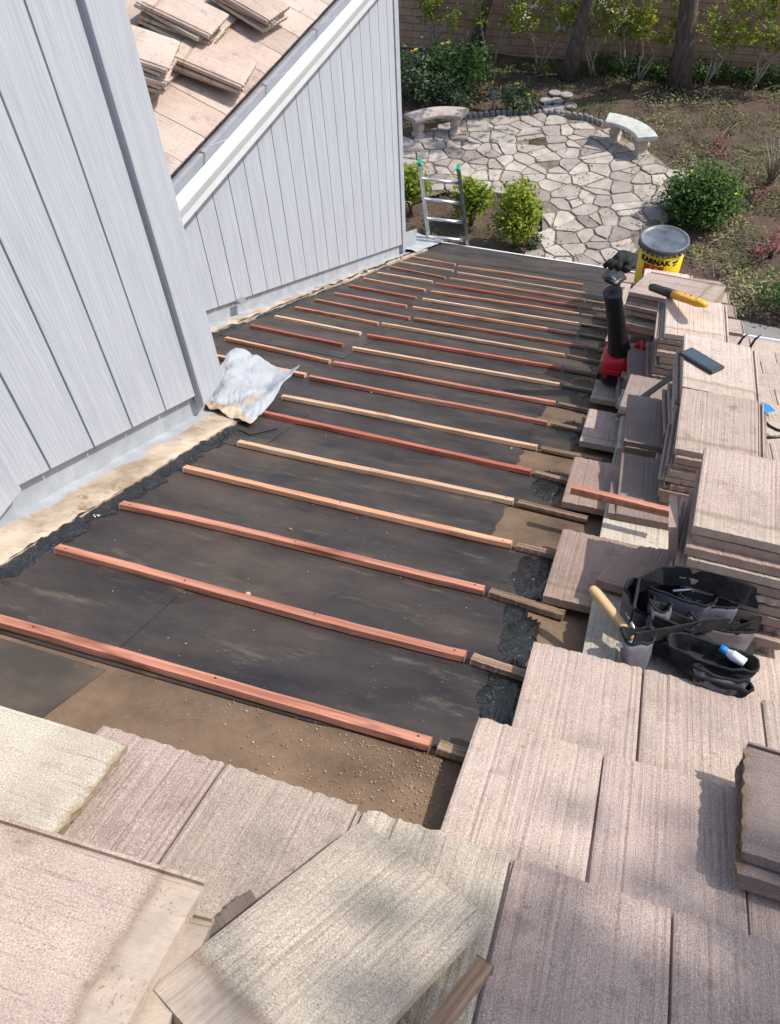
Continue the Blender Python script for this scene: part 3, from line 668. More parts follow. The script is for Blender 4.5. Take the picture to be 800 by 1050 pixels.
# curved benches
def bench(pa, pb, out, mat, label):
    A = GP(pa[0], pa[1], .43); B = GP(pb[0], pb[1], .43); mid = (A + B) / 2; mid.z = 0; dx = (B - A); dx.z = 0; L = dx.length; ang = math.atan2(dx.y, dx.x)
    root = empty('curved_bench', Mx.Translation(mid) @ Mx.Rotation(ang + (0 if out > 0 else PI), 4, 'Z'), label, 'bench', 'curved stone benches round the patio')
    R = L * .95; half = math.asin(min(.95, L / 2 / R)); off = -R * math.cos(half) * 1.0
    def P(a, r, z): return V((r * math.sin(a), off + r * math.cos(a), z))
    b = MB(); n = 20; W = .19
    prof = [(-W, .375), (-W - .0, .42), (-W + .02, .435), (W - .02, .435), (W, .42), (W, .375), (W - .03, .355), (-W + .03, .355)]
    vs = [P(-half * 1.04 + 2 * half * 1.04 * i / n, R + p[0], p[1]) for i in range(n + 1) for p in prof]; k = len(prof)
    fs = [(i * k + j, i * k + (j + 1) % k, (i + 1) * k + (j + 1) % k, (i + 1) * k + j) for i in range(n) for j in range(k)] + [tuple(range(k))[::-1], tuple(range(n * k, n * k + k))]
    b.add(vs, fs); b.build('seat', mat, root, bevel=.006)
    for s in (-1, 1):
        c = P(s * half * .68, R, 0); b = MB()
        sec = [(.15, .10, -.03), (.15, .10, .05), (.12, .08, .07), (.10, .065, .12), (.13, .085, .18), (.14, .09, .22), (.10, .065, .28), (.12, .08, .32), (.155, .10, .345), (.155, .10, .354)]
        rot = Mx.Rotation(-s * half * .68, 4, 'Z'); vs = []
        for (dy, dx_, z) in sec:
            for t in range(12):
                a = 2 * PI * t / 12; ca, sa = math.cos(a), math.sin(a); x = dx_ * math.copysign(abs(ca) ** .5, ca); y = dy * math.copysign(abs(sa) ** .5, sa)
                vs.append(c + rot @ V((x, y, z)))
        m_ = len(sec); b.add(vs, [(i * 12 + t, i * 12 + (t + 1) % 12, (i + 1) * 12 + (t + 1) % 12, (i + 1) * 12 + t) for i in range(m_ - 1) for t in range(12)] + [tuple(range(12))[::-1]])
        b.build('leg', M['benchc'], root)
bench((421, 120), (476, 115), 1, M['benchc'], 'curved pinkish stone bench at the left rim of the patio beside the grey wall')
bench((624, 120), (664, 140), 1, M['benchg'], 'curved grey stone bench at the right rim of the patio')

# ------------------------------------------------------------------ HOUSE
house = empty('house', Mx.Translation(ORG), 'grey sided house with a stripped tile roof, white gutter and black underlayment', 'house')
HI = house.matrix_world.inverted()
def part(b, name, mat, smooth=False, bevel=0, parent=None, mw=None):
    """mesh given in world coordinates unless mw is given; parented under the house"""
    o = b.build(name, mat, parent or house, smooth, bevel)
    o.matrix_world = mw if mw is not None else Mx.Identity(4)
    return o
# roof deck slab, L-shaped eave
EL = (-2.60, 9.80); b = MB()
poly = [(-4.2, -3.0), (3.2, -3.0), (3.2, 6.42), (0.72, 6.42), (0.72, 9.62), (-2.62, 9.80), (-4.2, 9.88)]
# keep the slab off the inside of the chase
b.extrude(poly, -0.12, 0.0); part(b, 'roof_deck', M['deck'], mw=TR)
# black underlayment over it with ragged right edge
BY = [(-1.325, 1.41, -.228, 1.421), (-1.436, 1.778, -.232, 1.778), (-1.451, 2.112, -.256, 2.129), (-1.433, 2.476, -.234, 2.466), (-1.387, 2.807, -.289, 2.816), (-1.458, 3.179, -.275, 3.144), (-1.484, 3.442, -.295, 3.445), (-1.502, 3.812, -.300, 3.812), (-1.496, 4.136, -.307, 4.158), (-1.520, 4.499, -.332, 4.522), (-1.554, 4.853, -.368, 4.892), (-1.577, 5.214, -.389, 5.225), (-1.446, 5.533, -.294, 5.555), (-1.562, 5.892, -.385, 5.926), (-1.586, 6.248, -.407, 6.282), (-1.616, 6.606, -.445, 6.665), (-1.68, 6.986, -.487, 6.996), (-1.644, 7.356, -.464, 7.325), (-1.667, 7.734, -.499, 7.692), (-1.751, 8.131, -.563, 8.161)]
BY[4] = (-1.387, 2.807, -.289, 2.816); BY[0] = (-1.75, 1.41, -.228, 1.421)
rr = random.Random(3); edge = []
for i, r_ in enumerate(BY):
    w_ = [-.13, -.125, -.13, -.32, -.15, -.34, -.15, -.35, -.18, -.30, -.2, -.2, -.2][i] if i < 13 else -.2
    edge += [(w_ + rr.uniform(-.025, .02), r_[3] + q_ + rr.uniform(-.012, .012)) for q_ in (.02, .06, .10, .15, .20, .25, .30, .33)]
felt_poly = [(-3.2, 1.37)] + [(-2.2, 1.38), (-1.2, 1.385), (-.5, 1.395)] + edge + [(-.2, 9.55), (-2.6, 9.72), (-3.2, 9.74)]
b = MB(); b.extrude(felt_poly, 0.001, 0.004); part(b, 'underlayment', M['felt'], mw=TR)
# overlapping felt sheet laps (thin second layers with a visible step)
for k, (x0, u0, x1, u1) in enumerate([(-3.1, 1.40, -1.02, 1.80), (-1.0, 2.45, -.36, 4.0), (-3.1, 4.3, -1.5, 9.7), (-2.2, 2.8, -1.3, 3.32), (-2.9, 8.55, -.25, 9.5)]):
    b = MB(); n = 12; e = [(x0 + (x1 - x0) * i / n, u0 + .006 * rr.uniform(-1, 1)) for i in range(n + 1)] + [(x1, u1)] + [(x0 + (x1 - x0) * i / n, u1 + .006 * rr.uniform(-1, 1)) for i in range(n - 1, -1, -1)]
    b.extrude(e, 0.004, 0.0062 + .0002 * k); part(b, 'underlayment_lap', M['felt'], mw=TR)
# dark stained old felt patch of bare area (below first batten) seam
b = MB(); b.extrude([(-3.0, .9), (-1.05, .88), (-1.00, 1.369), (-3.0, 1.365)], 0.001, 0.003); part(b, 'old_felt', simple('old_dark_felt', (0.055, .045, .038), (.13, .10, .075), 4, .9, .4), mw=TR)

# tar smears
def blob(name, cx, cu, rx, ru, seed, h=0.006, n=110):
    b = MB(); ring = []
    for k in range(n):
        a = 2 * PI * k / n; f = 1 + .30 * nz(math.cos(a) * 2 + seed, math.sin(a) * 2, seed) + .10 * nz(k * .9, seed) + .10 * nz(k * .33, seed, 2)
        g_ = 1 + .45 * nz(seed, k * .55, 7) * abs(math.sin(a)) ** 2
        ring.append((cx + rx * f * math.cos(a), cu + ru * f * g_ * math.sin(a)))
    vs = [(x, y, .0045) for x, y in ring] + [(cx + (x - cx) * .93, cu + (y - cu) * .93, h + .002) for x, y in ring] + [(cx + (x - cx) * .5, cu + (y - cu) * .5, h + .004) for x, y in ring] + [(cx, cu, h + .003)]
    fs = [(l * n + k, l * n + (k + 1) % n, (l + 1) * n + (k + 1) % n, (l + 1) * n + k) for l in range(2) for k in range(n)] + [(2 * n + k, 2 * n + (k + 1) % n, 3 * n) for k in range(n)]
    b.add(vs, fs); part(b, name, M['tar'], True, mw=TR)
for i, (px, py, rx, ru) in enumerate([(516, 712, .055, .13), (533, 655, .050, .13), (548, 592, .065, .15), (528, 628, .03, .07), (562, 497, .055, .15), (583, 440, .06, .13), (598, 397, .06, .16), (606, 366, .05, .22), (612, 338, .05, .2), (612, 315, .05, .25)]):
    x, u = RP(px, py, .005); blob('tar_patch', x, u, rx, ru, i * 3 + 1)
def tarstrip(pts, wd, seed, dots=0):
    b = MB(); n = 160
    def P(t):
        f = t * (len(pts) - 1); i = min(int(f), len(pts) - 2); g = f - i
        return V(pts[i]).lerp(V(pts[i + 1]), g)
    def fn(s, t):
        p = P(t); e = .035 * nz(t * 16 + seed, 1) + .02 * nz(t * 60 + seed, 4)
        x = p.x - .02 + s * (wd + e * 1.5 + .0) ; h = .006 + (.024 + .018 * nz(t * 50, s * 5, seed)) * math.sin(PI * min(1, s * .92 + .08)) ** .7 * (1 - .7 * s)
        return (x, p.y, max(h, .0055))
    b.grid(fn, 7, n); part(b, 'tar_strip', M['tar'], True, mw=TR)
tarstrip([(-1.50, 1.0), (-1.50, 1.75), (-1.495, 2.35), (-1.49, 2.95)], .062, 2)
tarstrip([(-2.29, 4.0), (-2.30, 5.5), (-2.32, 7.2), (-2.34, 8.75)], .055, 7)

# flashings
def flash(x0, x1, u0, u1, seed, scal=0.0, vert=.12):
    b = MB(); n = 70
    b.grid(lambda s, t: (x0 + (x1 - x0 + .006 * nz(t * 20, seed) + scal * abs(math.sin(t * (u1 - u0) / .354 * PI)) * -.02) * s, u0 + (u1 - u0) * t, .012 + .007 * s * 1.5 + .006 * nz(s * 3, t * 14, seed) - (.014 if s > .97 else 0) * .5), 10, n,
           lambda s, t: max(.01, min(1, s * .95 - .05 + .18 * (1 if scal == 0 else math.cos(t * (u1 - u0) / .354 * 2 * PI)))))
    b.grid(lambda s, t: (x1 + .006 * nz(t * 20, seed) - .0, u0 + (u1 - u0) * t, .027 - .024 * s), 2, n, lambda s, t: .8)
    b.grid(lambda s, t: (x0, u0 + (u1 - u0) * t, .010 + vert * s), 2, n, lambda s, t: .01)
    return part(b, 'wall_flashing', M['flash_dirty'], True, mw=TR)
flash(-1.690, -1.50, .6, 3.16, 1, vert=.22)
flash(-2.425, -2.285, 3.6, 8.95, 2, scal=1, vert=.20)

# vertical grooved siding panels facing +X
def siding(x, y0, y1, zb, zt, name, thick=.02, pitch=.203, start=0.0):
    """zb,zt functions of y (world). strips with real grooves between them."""
    b = MB(); y = y0 - start; g = .009
    while y < y1:
        a = max(y, y0); c = min(y + pitch - g, y1)
        if c > a:
            vs = [(x - thick, a, zb(a)), (x, a, zb(a)), (x, c, zb(c)), (x - thick, c, zb(c)), (x - thick, a, zt(a)), (x, a, zt(a)), (x, c, zt(c)), (x - thick, c, zt(c))]
            b.add(vs, [(0, 3, 2, 1), (4, 5, 6, 7), (0, 1, 5, 4), (1, 2, 6, 5), (2, 3, 7, 6), (3, 0, 4, 7)])
        y += pitch
    # backing of the grooves
    vs = [(x - thick - .05, y0, zb(y0) + .002), (x - .010, y0, zb(y0) + .002), (x - .010, y1, zb(y1) + .002), (x - thick - .05, y1, zb(y1) + .002), (x - thick - .05, y0, zt(y0) - .002), (x - .010, y0, zt(y0) - .002), (x - .010, y1, zt(y1) - .002), (x - thick - .05, y1, zt(y1) - .002)]
    b.add(vs, [(0, 3, 2, 1), (4, 5, 6, 7), (0, 1, 5, 4), (1, 2, 6, 5), (2, 3, 7, 6), (3, 0, 4, 7)])
    return part(b, name, M['siding'])
roofz = lambda y, d=0: Z0 - y * math.tan(SL) + d
X1 = -1.66
siding(X1, 1.74, 2.70, lambda y: roofz(y, .133), lambda y: Z0 + 1.6, 'siding_wall', start=.06)
b = MB(); b.box((X1 - .02, 2.70, roofz(2.80, .125)), (X1 + .02, 2.885, Z0 + 1.6)); part(b, 'corner_board', M['siding'], bevel=.003)
b = MB(); b.box((X1 - .015, 1.60, roofz(1.67, .085)), (X1 + .014, 1.74, Z0 + 1.6)); part(b, 'corner_board', M['siding'], bevel=.003)
# body of the near bay: back and returns so it is solid
b = MB(); b.box((-2.9, 1.62, Z0 - 1.9), (X1 - .075, 2.86, Z0 + 1.6)); part(b, 'bay_wall', M['trimgrey'])
b = MB(); b.box((-2.9, -.4, Z0 - 1.2), (X1 - .09, 1.615, Z0 + 1.6)); part(b, 'recessed_wall', M['trimgrey'])
# far wall
X2 = -2.40
siding(X2, 3.0, 7.50, lambda y: roofz(y, .122), lambda y: Z0 - 1.237, 'siding_wall', start=.11)
b = MB(); b.box((X2 - .03, 7.50, roofz(7.5, .02)), (X2 + .012, 7.60, Z0 - 1.16)); part(b, 'corner_board', M['trimgrey'])
b = MB(); b.box((-8, 3.0, 0), (X2 - .08, 7.57, Z0 - 1.18)); part(b, 'far_wall_body', M['trimgrey'])
# solid house body under the roofs
b = MB(); b.box((-8, -2.5, 0), (3.0, 5.2, Z0 - 3.0)); b.box((-2.3, 5.2, 0), (.6, 8.2, Z0 - 4.4)); part(b, 'house_body', M['siding'])

# gutter (runs along Y) on the upper roof
def gutter():
    gx = X2 - .115; z0 = Z0 - 1.245; W_ = .235; L_ = W_ - .115
    zs = 1.62
    prof = [(gx, z0 + .065), (gx, z0), (gx + L_ + .075, z0), (gx + L_ + .083, z0 + .03), (gx + L_ + .107, z0 + .062), (gx + L_ + .115, z0 + .075), (gx + L_ + .115, z0 + .108), (gx + L_ + .098, z0 + .112), (gx + L_ + .098, z0 + .106), (gx + L_ + .109, z0 + .103), (gx + L_ + .109, z0 + .078), (gx + L_ + .10, z0 + .068), (gx + L_ + .077, z0 + .034), (gx + L_ + .070, z0 + .006), (gx + .004, z0 + .006), (gx + .004, z0 + .065)]
    prof = [(p[0], z0 + (p[1] - z0) * (zs if 2 <= j <= 13 else 1)) for j, p in enumerate(prof)]
    y0, y1 = 3.05, 7.95; k = len(prof)
    def seg(js, name, mat, par=None):
        b = MB(); vs = [(p[0], y0, p[1]) for p in prof] + [(p[0], y1, p[1]) for p in prof]
        b.add(vs, [(j, (j + 1) % k, k + (j + 1) % k, k + j) for j in js]); return part(b, name, mat, parent=par)
    g = seg([0, 1, 2, 3, 4, 5, 6, 7, 8, 9, 15], 'gutter', M['white']); seg([10, 11, 12, 13, 14], 'gutter_lining', M['zinc'], g)
    for y in (3.6, 4.45, 5.3, 6.15, 7.0, 7.7):
        b = MB(); b.box((0, 0, 0), (.215, .014, .002), Mx.Translation((gx + .005, y, z0 + .075)) @ Mx.Rotation(-.40, 4, 'Y')); o = part(b, 'bracket', M['white'], parent=g)
gutter()
# upper roof deck, rising towards -X
SU = SL; U_eu = V((math.cos(SU), 0, -math.sin(SU))); U_en = V((math.sin(SU), 0, math.cos(SU))); U_ex = V((0, -1, 0))
UO = V((X2 - .085, 0, Z0 - 1.125))
TU = Mx(((U_ex.x, U_eu.x, U_en.x, UO.x), (U_ex.y, U_eu.y, U_en.y, UO.y), (U_ex.z, U_eu.z, U_en.z, UO.z), (0, 0, 0, 1)))
b = MB(); b.box((-8.0, -5, -.13), (-3.0, -.02, -.055)); part(b, 'upper_roof_deck', M['deck'], mw=TU)
# eave drip edge on the main roof
a0 = (-2.62, 9.80); a1 = (.72, 9.62)
b = MB(); L = math.hypot(a1[0] - a0[0], a1[1] - a0[1]); an = math.atan2(a1[1] - a0[1], a1[0] - a0[0])
b.box((-.8, -.06, .0065), (L, .012, .010)); b.box((-.8, .006, -.10), (L, .012, .0065)); part(b, 'drip_edge', M['white'], mw=TR @ Mx.Translation((a0[0], a0[1], 0)) @ Mx.Rotation(an, 4, 'Z'))
b = MB(); b.box((.73, 6.36, .004), (3.2, 6.43, .008)); b.box((.73, 6.43, -.10), (3.2, 6.47, .10)); part(b, 'drip_edge', M['white'], mw=TR)
# far flashing by the wall corner and ladder
b = MB(); b.grid(lambda s, t: (-2.72 + .42 * s, 8.55 + 1.2 * t, .03 + .05 * (1 - s) + .02 * nz(s * 4, t * 5)), 8, 14, lambda s, t: .01 + .2 * s); part(b, 'corner_flashing', M['flash_dirty'], True, mw=TR)
# bent-up end of the flashing
def bent():
    b = MB()
    c = [RP(236, 362, .13), RP(307, 381, .09), RP(256, 438, .018), RP(204, 414, .03)]
    hs = [.14, .10, .02, .035]
    def fn(s, t):
        p = V(c[0]).lerp(V(c[1]), s).lerp(V(c[3]).lerp(V(c[2]), s), t); h = (hs[0] * (1 - s) + hs[1] * s) * (1 - t) + (hs[3] * (1 - s) + hs[2] * s) * t
        h += .022 * nz(s * 3 + 2, t * 2.4) + .026 * abs(nz(s * 3.4 + t, t * 2.6, 3)) - .018 * abs(nz(s * 5 + t * 3, t * 2, 8)) - .006 * abs(nz(s * 11 - t * 6, t * 6, 1)) + .02 * math.sin(s * 7) * (1 - t)
        return (p.x + .012 * nz(s * 6, t * 7, 9), p.y + .02 * nz(s * 7, t * 6, 5), max(h, .012))
    b.grid(fn, 40, 44, lambda s, t: max(.01, min(1, .9 * t - .38 + .05 * s + .6 * nz(s * 2.6, t * 2.6, 4))))
    o = part(b, 'bent_flashing', M['flash_dirty'], False, mw=TR); sm = o.modifiers.new('solid', 'SOLIDIFY'); sm.thickness = .002
bent()
# small torn felt piece under the flashing
x, u = RP(254, 436, .01); b = MB(); b.extrude([(x - .06, u - .04), (x + .06, u - .10), (x + .12, u + .03), (x + .02, u + .10)], .008, .012); part(b, 'torn_felt', M['felt'], mw=TR)
# little metal clip on the far wall siding
x, u = RP(248, 309, .06); b = MB(); b.box((-.02, -.05, -.004), (.02, .05, .004)); part(b, 'metal_clip', M['steel'], mw=RM(X2 + .03, 4.78, .11, 0, 0, 0, .6))

# ------------------------------------------------------------------ BATTENS
BMAT = ['red', 'red', 'red', 'orange', 'blond', 'deepred', 'blond', 'red', 'red', 'blond', 'deepred', 'blond', 'red', 'orange', 'blond', 'orange', 'deepred', 'orange', 'blond', 'orange']
MW = {'red': 'reddish', 'deepred': 'deep red', 'blond': 'pale tan', 'orange': 'orange tan'}
def batten(xa, ua, xb, ub, mat, label, group, wd=.031, th=.018, name='wood_batten', z=.004, seed=0, cat='wood batten'):
    L = math.hypot(xb - xa, ub - ua); an = math.atan2(ub - ua, xb - xa); rnd = random.Random(seed); b = MB(); n = 24; vs = []
    bow = rnd.uniform(-.010, .010); tw = rnd.uniform(-.005, .005); lf = min(1, L / 1.2) ** 2; bow *= lf; tw *= lf
    for i in range(n + 1):
        t = i / n; x = -L / 2 + L * t; dy = bow * math.sin(PI * t) + tw * math.sin(2 * PI * t) + .0010 * rnd.uniform(-1, 1)
        for (y, zz) in ((-wd / 2, 0), (wd / 2, 0), (wd / 2, th), (-wd / 2, th)): vs.append((x, y + dy, zz + (.0005 * rnd.uniform(-1, 1) if zz else 0)))
    b.add(vs, [(i * 4 + j, i * 4 + (j + 1) % 4, (i + 1) * 4 + (j + 1) % 4, (i + 1) * 4 + j) for i in range(n) for j in range(4)] + [(0, 1, 2, 3), (n * 4 + 3, n * 4 + 2, n * 4 + 1, n * 4)])
    if name == 'wood_batten':
        b.cur = 1
        for k in range(max(2, int(L / .40) + 1)):
            xn = -L / 2 + .03 + (L - .06) * k / max(1, int(L / .40)); b.lathe([(.0032, th - .002), (.0032, th + .0012), (.0001, th + .0014)], 8, (xn, rnd.uniform(-.005, .005) + bow * math.sin(PI * (xn / L + .5)), 0))
        b.cur = 0
    o = b.build(name, [M[mat], M['inkblack']], bevel=.0015, mw=RM((xa + xb) / 2, (ua + ub) / 2, z, an)); return tag(o, label, cat, group)
for i, (xa, ua, xb, ub) in enumerate(BY):
    if i == 0: xa, ua = -1.75, 1.395
    if i in (1,): xa = -1.44
    batten(xa, ua, xb, ub, BMAT[i], '%s long batten, %s row up the picture from the bare brown deck' % (MW[BMAT[i]], ORD[i + 1]), 'long new battens across the black underlayment', seed=i, z=.007)
SH = [(-2.09, 3.86, -1.532, 3.826), (-2.179, 4.218, -1.526, 4.15), (-2.2, 4.579, -1.589, 4.522), (-2.192, 4.91, -1.603, 4.866), (-2.2, 5.249, -1.6, 5.206), (-2.194, 5.586, -1.48, 5.521), (-2.176, 5.914, -1.61, 5.888), (-2.2, 6.3, -1.639, 6.246), (-2.214, 6.684, -1.674, 6.625), (-2.22, 7.06, -1.727, 7.055), (-2.228, 7.466, -1.688, 7.349), (-2.245, 7.826, -1.722, 7.79), (-2.262, 8.248, -1.8, 8.19)]
sm_ = ['orange', 'orange', 'deepred', 'blond', 'orange', 'red', 'red', 'deepred', 'orange', 'blond', 'red', 'blond', 'orange']
for i, (xa, ua, xb, ub) in enumerate(SH):
    batten(xa, ua, xb, ub, sm_[i], '%s short batten beside the far grey wall, %s one counted from the bent flashing' % (MW[sm_[i]], ORD[i + 1]), 'short new battens beside the far grey wall', seed=i + 50, z=.007)
for i, (xa, ua, xb, ub) in enumerate(BY[:18]):
    e = -.07 if i % 2 else -.02
    if i == 0: e = -.13
    batten(xb + .018, ub + .0, e, ub - .004 - .012 * (i % 3), 'oldwood', 'old brown batten stub at the right end of the %s long batten row' % ORD[i + 1], 'old batten stubs poking out from the tiles', seed=i + 90, z=.006, name='old_batten', wd=.032, th=.018)

# ------------------------------------------------------------------ LAID TILES, main roof
TILT = .078
def laid_left(k):
    return {-2: -9, -1: -.005, 0: -.145, 1: -.075, 2: .045, 3: -.09, 4: .03}.get(k, (-.125 if k % 2 else .02) - .008 * max(0, k - 6))
LG = 'concrete tiles laid on the main roof'
def lay(x, butt, mat, label, dh=0, yaw=0, var=None, tilt=TILT, du=0):
    # butt = u of the top butt edge; centre of the tile lies TL/2 back up the slope
    u = butt - TL / 2 * math.cos(tilt); h = .085 - TL / 2 * math.sin(tilt) + dh
    return tile(mat, RM(x, u + du, h, yaw, tilt), label, LG, var)
rnd = random.Random(21)
for k in range(-2, 23):
    butt = 1.475 + .3545 * k
    if k < -1: continue
    L0 = laid_left(k); c = 0
    while True:
        x = L0 + .136 + c * .2715; c += 1
        if k >= 3 and x > 1.35: break
        if k < 3 and x > 1.15: break
        if butt > 6.5 and x + .1 > .72: break
        if k == 3 and c == 1:
            mt = 'brown'
        else:
            mt = rnd.choice(['pink', 'grey', 'brown', 'pink', 'mauve'] if k < 3 else ['grey', 'brown', 'grey', 'mauve', 'brown'])
        if k == 0: mt = ['pink', 'mauve', 'mauve', 'brown'][min(c - 1, 3)]
        if k == -1: mt = ['mauve', 'mauve', 'brown', 'brown'][min(c - 1, 3)]
        if k == 1: mt = ['pink', 'pink', 'grey', 'pink'][min(c - 1, 3)]
        if k == 2: mt = 'buff' if c == 1 else 'pink'
        if x > .65 and k > 3: mt = 'grey'
        if k in (4, 6) and c == 1: mt = 'buff'
        lay(x, butt, mt, 'laid roof tile, %s from the left in the %s course up the picture' % (ORD[c], ORD[k + 2]), yaw=rnd.gauss(0, .006), dh=rnd.gauss(0, .0015))
# bottom-left course of laid tiles (butt edges facing the bare deck)
for c, x in enumerate((-.973, -.7015, -.430, -.1425)):
    if c == 0: continue
    lay(x, 1.13, ['buff', 'mauve', 'grey', 'buff2'][c], 'laid tile with scalloped edge below the bare brown deck, %s from the left' % ORD[c], yaw=.0)
for c, x in enumerate((-.86, -.58, -.31, -.05, .12)):
    lay(x - .02, .775, 'mauve' if c % 2 else 'grey', 'tile of the nearest laid course at the bottom edge, %s from the left' % ORD[c + 1])
for c, x in enumerate((.42, .69)):
    lay(x - .02, .762, 'brown', 'tile of the nearest laid course at the bottom right, %s from the turned tile' % ORD[c + 1])
LT = 'loose tiles lying in the foreground'
# pale buff tile at the left
tile('buff', RM(-.925, .905, .128, .018, .10, spin=-PI / 2), 'pale yellowish grey tile lying at the left edge below the bare deck', LT, 1)
# tile turned on its side at the bottom left corner
tile('pink', RM(-.640, .655, .150, .045, .055, spin=PI / 2), 'pinkish tile turned sideways at the bottom left corner, stained pale end to the right', LT, 0)
tile('grey', RM(-.60, .615, .115, .12, .05, spin=PI / 2), 'grey tile under the sideways pinkish tile at the bottom left', LT, 1)
# large diagonal tile
TM['turned'] = tile_mesh(77, rib=False, W=.268, L=.43).mesh('roof_tile', M['buff2'])
o = D.objects.new('concrete_tile', TM['turned']); COL.objects.link(o); tag(o, 'large sand coloured tile lying diagonally at the bottom centre', 'roof tile', LT)
TURN = o
q = [RP(376, 835, .135), RP(150, 1005, .135)]; A = V(q[0]); B = V(q[1]); dr = (A - B).normalized(); nr = V((dr.y, -dr.x)); ctr = (A + B) / 2 + nr * .134
o.matrix_world = TR @ Mx.Translation((ctr.x, ctr.y, .125)) @ Mx.Rotation(math.atan2(dr.y, dr.x) - PI / 2, 4, 'Z') @ Mx.Rotation(.03, 4, 'X')
# weathered timber offcut over the diagonal tile
q = [RP(498, 984, .16), RP(425, 1075, .17)]
batten(q[1][0], q[1][1], q[0][0], q[0][1], 'oldwood', 'weathered timber offcut lying on the diagonal tile at the bottom edge', 'x', wd=.026, th=.018, name='timber_offcut', z=.14, seed=5, cat='timber offcut')
del D.objects['timber_offcut']['group']
# small grey broken shard
x, u = RP(236, 928, .09); tile('dark', RM(x, u, .075, .9, .05), 'small dark broken shard between the foreground tiles', LT, ('broken', 2), 'broken_tile') ; D.objects['broken_tile'].scale = (.35, .28, .6)

# lower right stack of dark tiles turned sideways
for i, (dx, du, dh, mt) in enumerate([(0, 0.01, 0, 'dark'), (-.004, -.006, -.031, 'dark'), (.006, .012, -.058, 'brown')]):
    tile(mt, RM(.580 + dx, 1.335 + du, .165 + dh, -.06 + .02 * i, .09, spin=PI / 2), 'dark weathered tile in the sideways stack at the lower right edge, %s from the top' % ORD[i + 1], 'dark tiles stacked at the lower right')

# ------------------------------------------------------------------ STACKS
def shade_tree(x, u, rad):
    """unseen tree added on the sunny side of the house, shaped to shade the near tiles"""
    c = RW(x, u, .05) + sv * 8.0; rnd = random.Random(6); g = V((c.x, c.y, 0))
    root = empty('tall_tree', Mx.Translation(g), 'slender tree added to shade the near tiles, unseen beside the house', 'tree')  # added out of view only to cast shade on the near tiles
    b = MB(); b.tube([(0, 0, -.1), (.05, .03, c.z * .5), (0, 0, c.z)], [.20, .13, .05], 10); b.build('trunk', M['bark'], root, True)
    b = MB(); leaves(b, (0, 0, c.z + .1), (rad * .72, rad * .72, rad * .72), 1500, .075, rnd, hollow=.02, ncl=60, clump=.30); leaves(b, (0, 0, c.z - 1.3), (rad * .5, rad * .5, rad * .7), 500, .075, rnd, hollow=.05); b.build('crown', M['leafB'], root)
def stack(where, x, u, h, t, yaw, n=None, mats=('pink', 'brown', 'grey'), spin=0.0, base_h=.085, base_t=.085, jit=.010, seed=0, brk=0.0, top=None, roll=0, group=None):
    rnd = random.Random(seed); n = n or max(2, int((h - base_h) / .0295)); g = group or ('tiles stacked ' + where)
    for i in range(n):
        f = i / max(1, n - 1); tt = t + (base_t - t) * f; hh = h - i * ((h - base_h - .0) / n)
        dx, du, dy = (0, 0, 0) if i == 0 else (rnd.uniform(-jit, jit), rnd.uniform(-jit, jit), rnd.uniform(-.03, .03))
        sp2 = PI if (i > 0 and rnd.random() < .45) else 0.0
        mt = top if (i == 0 and top) else mats[rnd.randrange(len(mats))]
        bk = rnd.random() < brk and i > 0
        tile(mt, RM(x + dx, u + du + .05 * f * 0, hh, yaw + dy, tt, spin + sp2, roll), '%s tile from the top of the stack %s' % (ORD[i + 1], where), g, ('broken', rnd.randrange(3)) if bk and mt in ('pink', 'grey', 'brown', 'dark') else None)
stack('right behind the black tool pouch', .385, 2.26, .425, .208, -.044, seed=1, top='pink', mats=('brown', 'grey', 'pink', 'brown'), brk=.12, jit=.016)
stack('between the pouch stack and the phone stack', .343, 3.03, .383, .27, 0.0, seed=2, top='pink', mats=('brown', 'grey', 'brown'), jit=.014, brk=.15)
stack('that carries the phone', .333, 3.47, .487, .30, .05, seed=3, top='cream', mats=('brown', 'pink', 'grey'), jit=.014, roll=.06)
stack('under the orange end of the knife', .250, 4.28, .520, .27, .05, seed=4, top='cream', mats=('brown', 'grey', 'brown'), jit=.016)
stack('topped by a sideways tile below the bucket', .150, 4.74, .575, .31, -.318, seed=5, top='pink', spin=PI / 2, mats=('brown', 'grey', 'brown', 'dark'), jit=.022, brk=.2)
stack('under the yellow bucket', .06, 6.03, .435, .20, .02, seed=16, mats=('brown', 'grey'), jit=.014)
stack('directly before the yellow bucket', .105, 5.42, .515, .17, .02, seed=6, top='cream', mats=('brown', 'grey'), jit=.014)
SS = 'low stacks of half tiles on the left of the tall row'
for i, (px, py, h, n, yw, wh) in enumerate([(672, 372, .27, 6, .1, 'of half tiles left of the phone'), (671, 408, .22, 4, -.05, 'of half tiles crossed by the metal strap'), (676, 432, .22, 5, .05, 'of half tiles below the metal strap'), (674, 500, .14, 2, .05, 'behind the loose red batten, small and ragged'), (672, 334, .30, 6, .15, 'right of the leaf blower'), (652, 306, .22, 5, 0, 'just below the black glove')]):
    x, u = RP(px, py, h)
    stack(wh, x, u, h, .20, yw, n=n, mats=('brown', 'dark', 'dark', 'grey'), jit=.03, brk=.85, seed=20 + i, group=SS, base_h=max(.085, h - .033 * n))
shade_tree(.50, .66, .66)
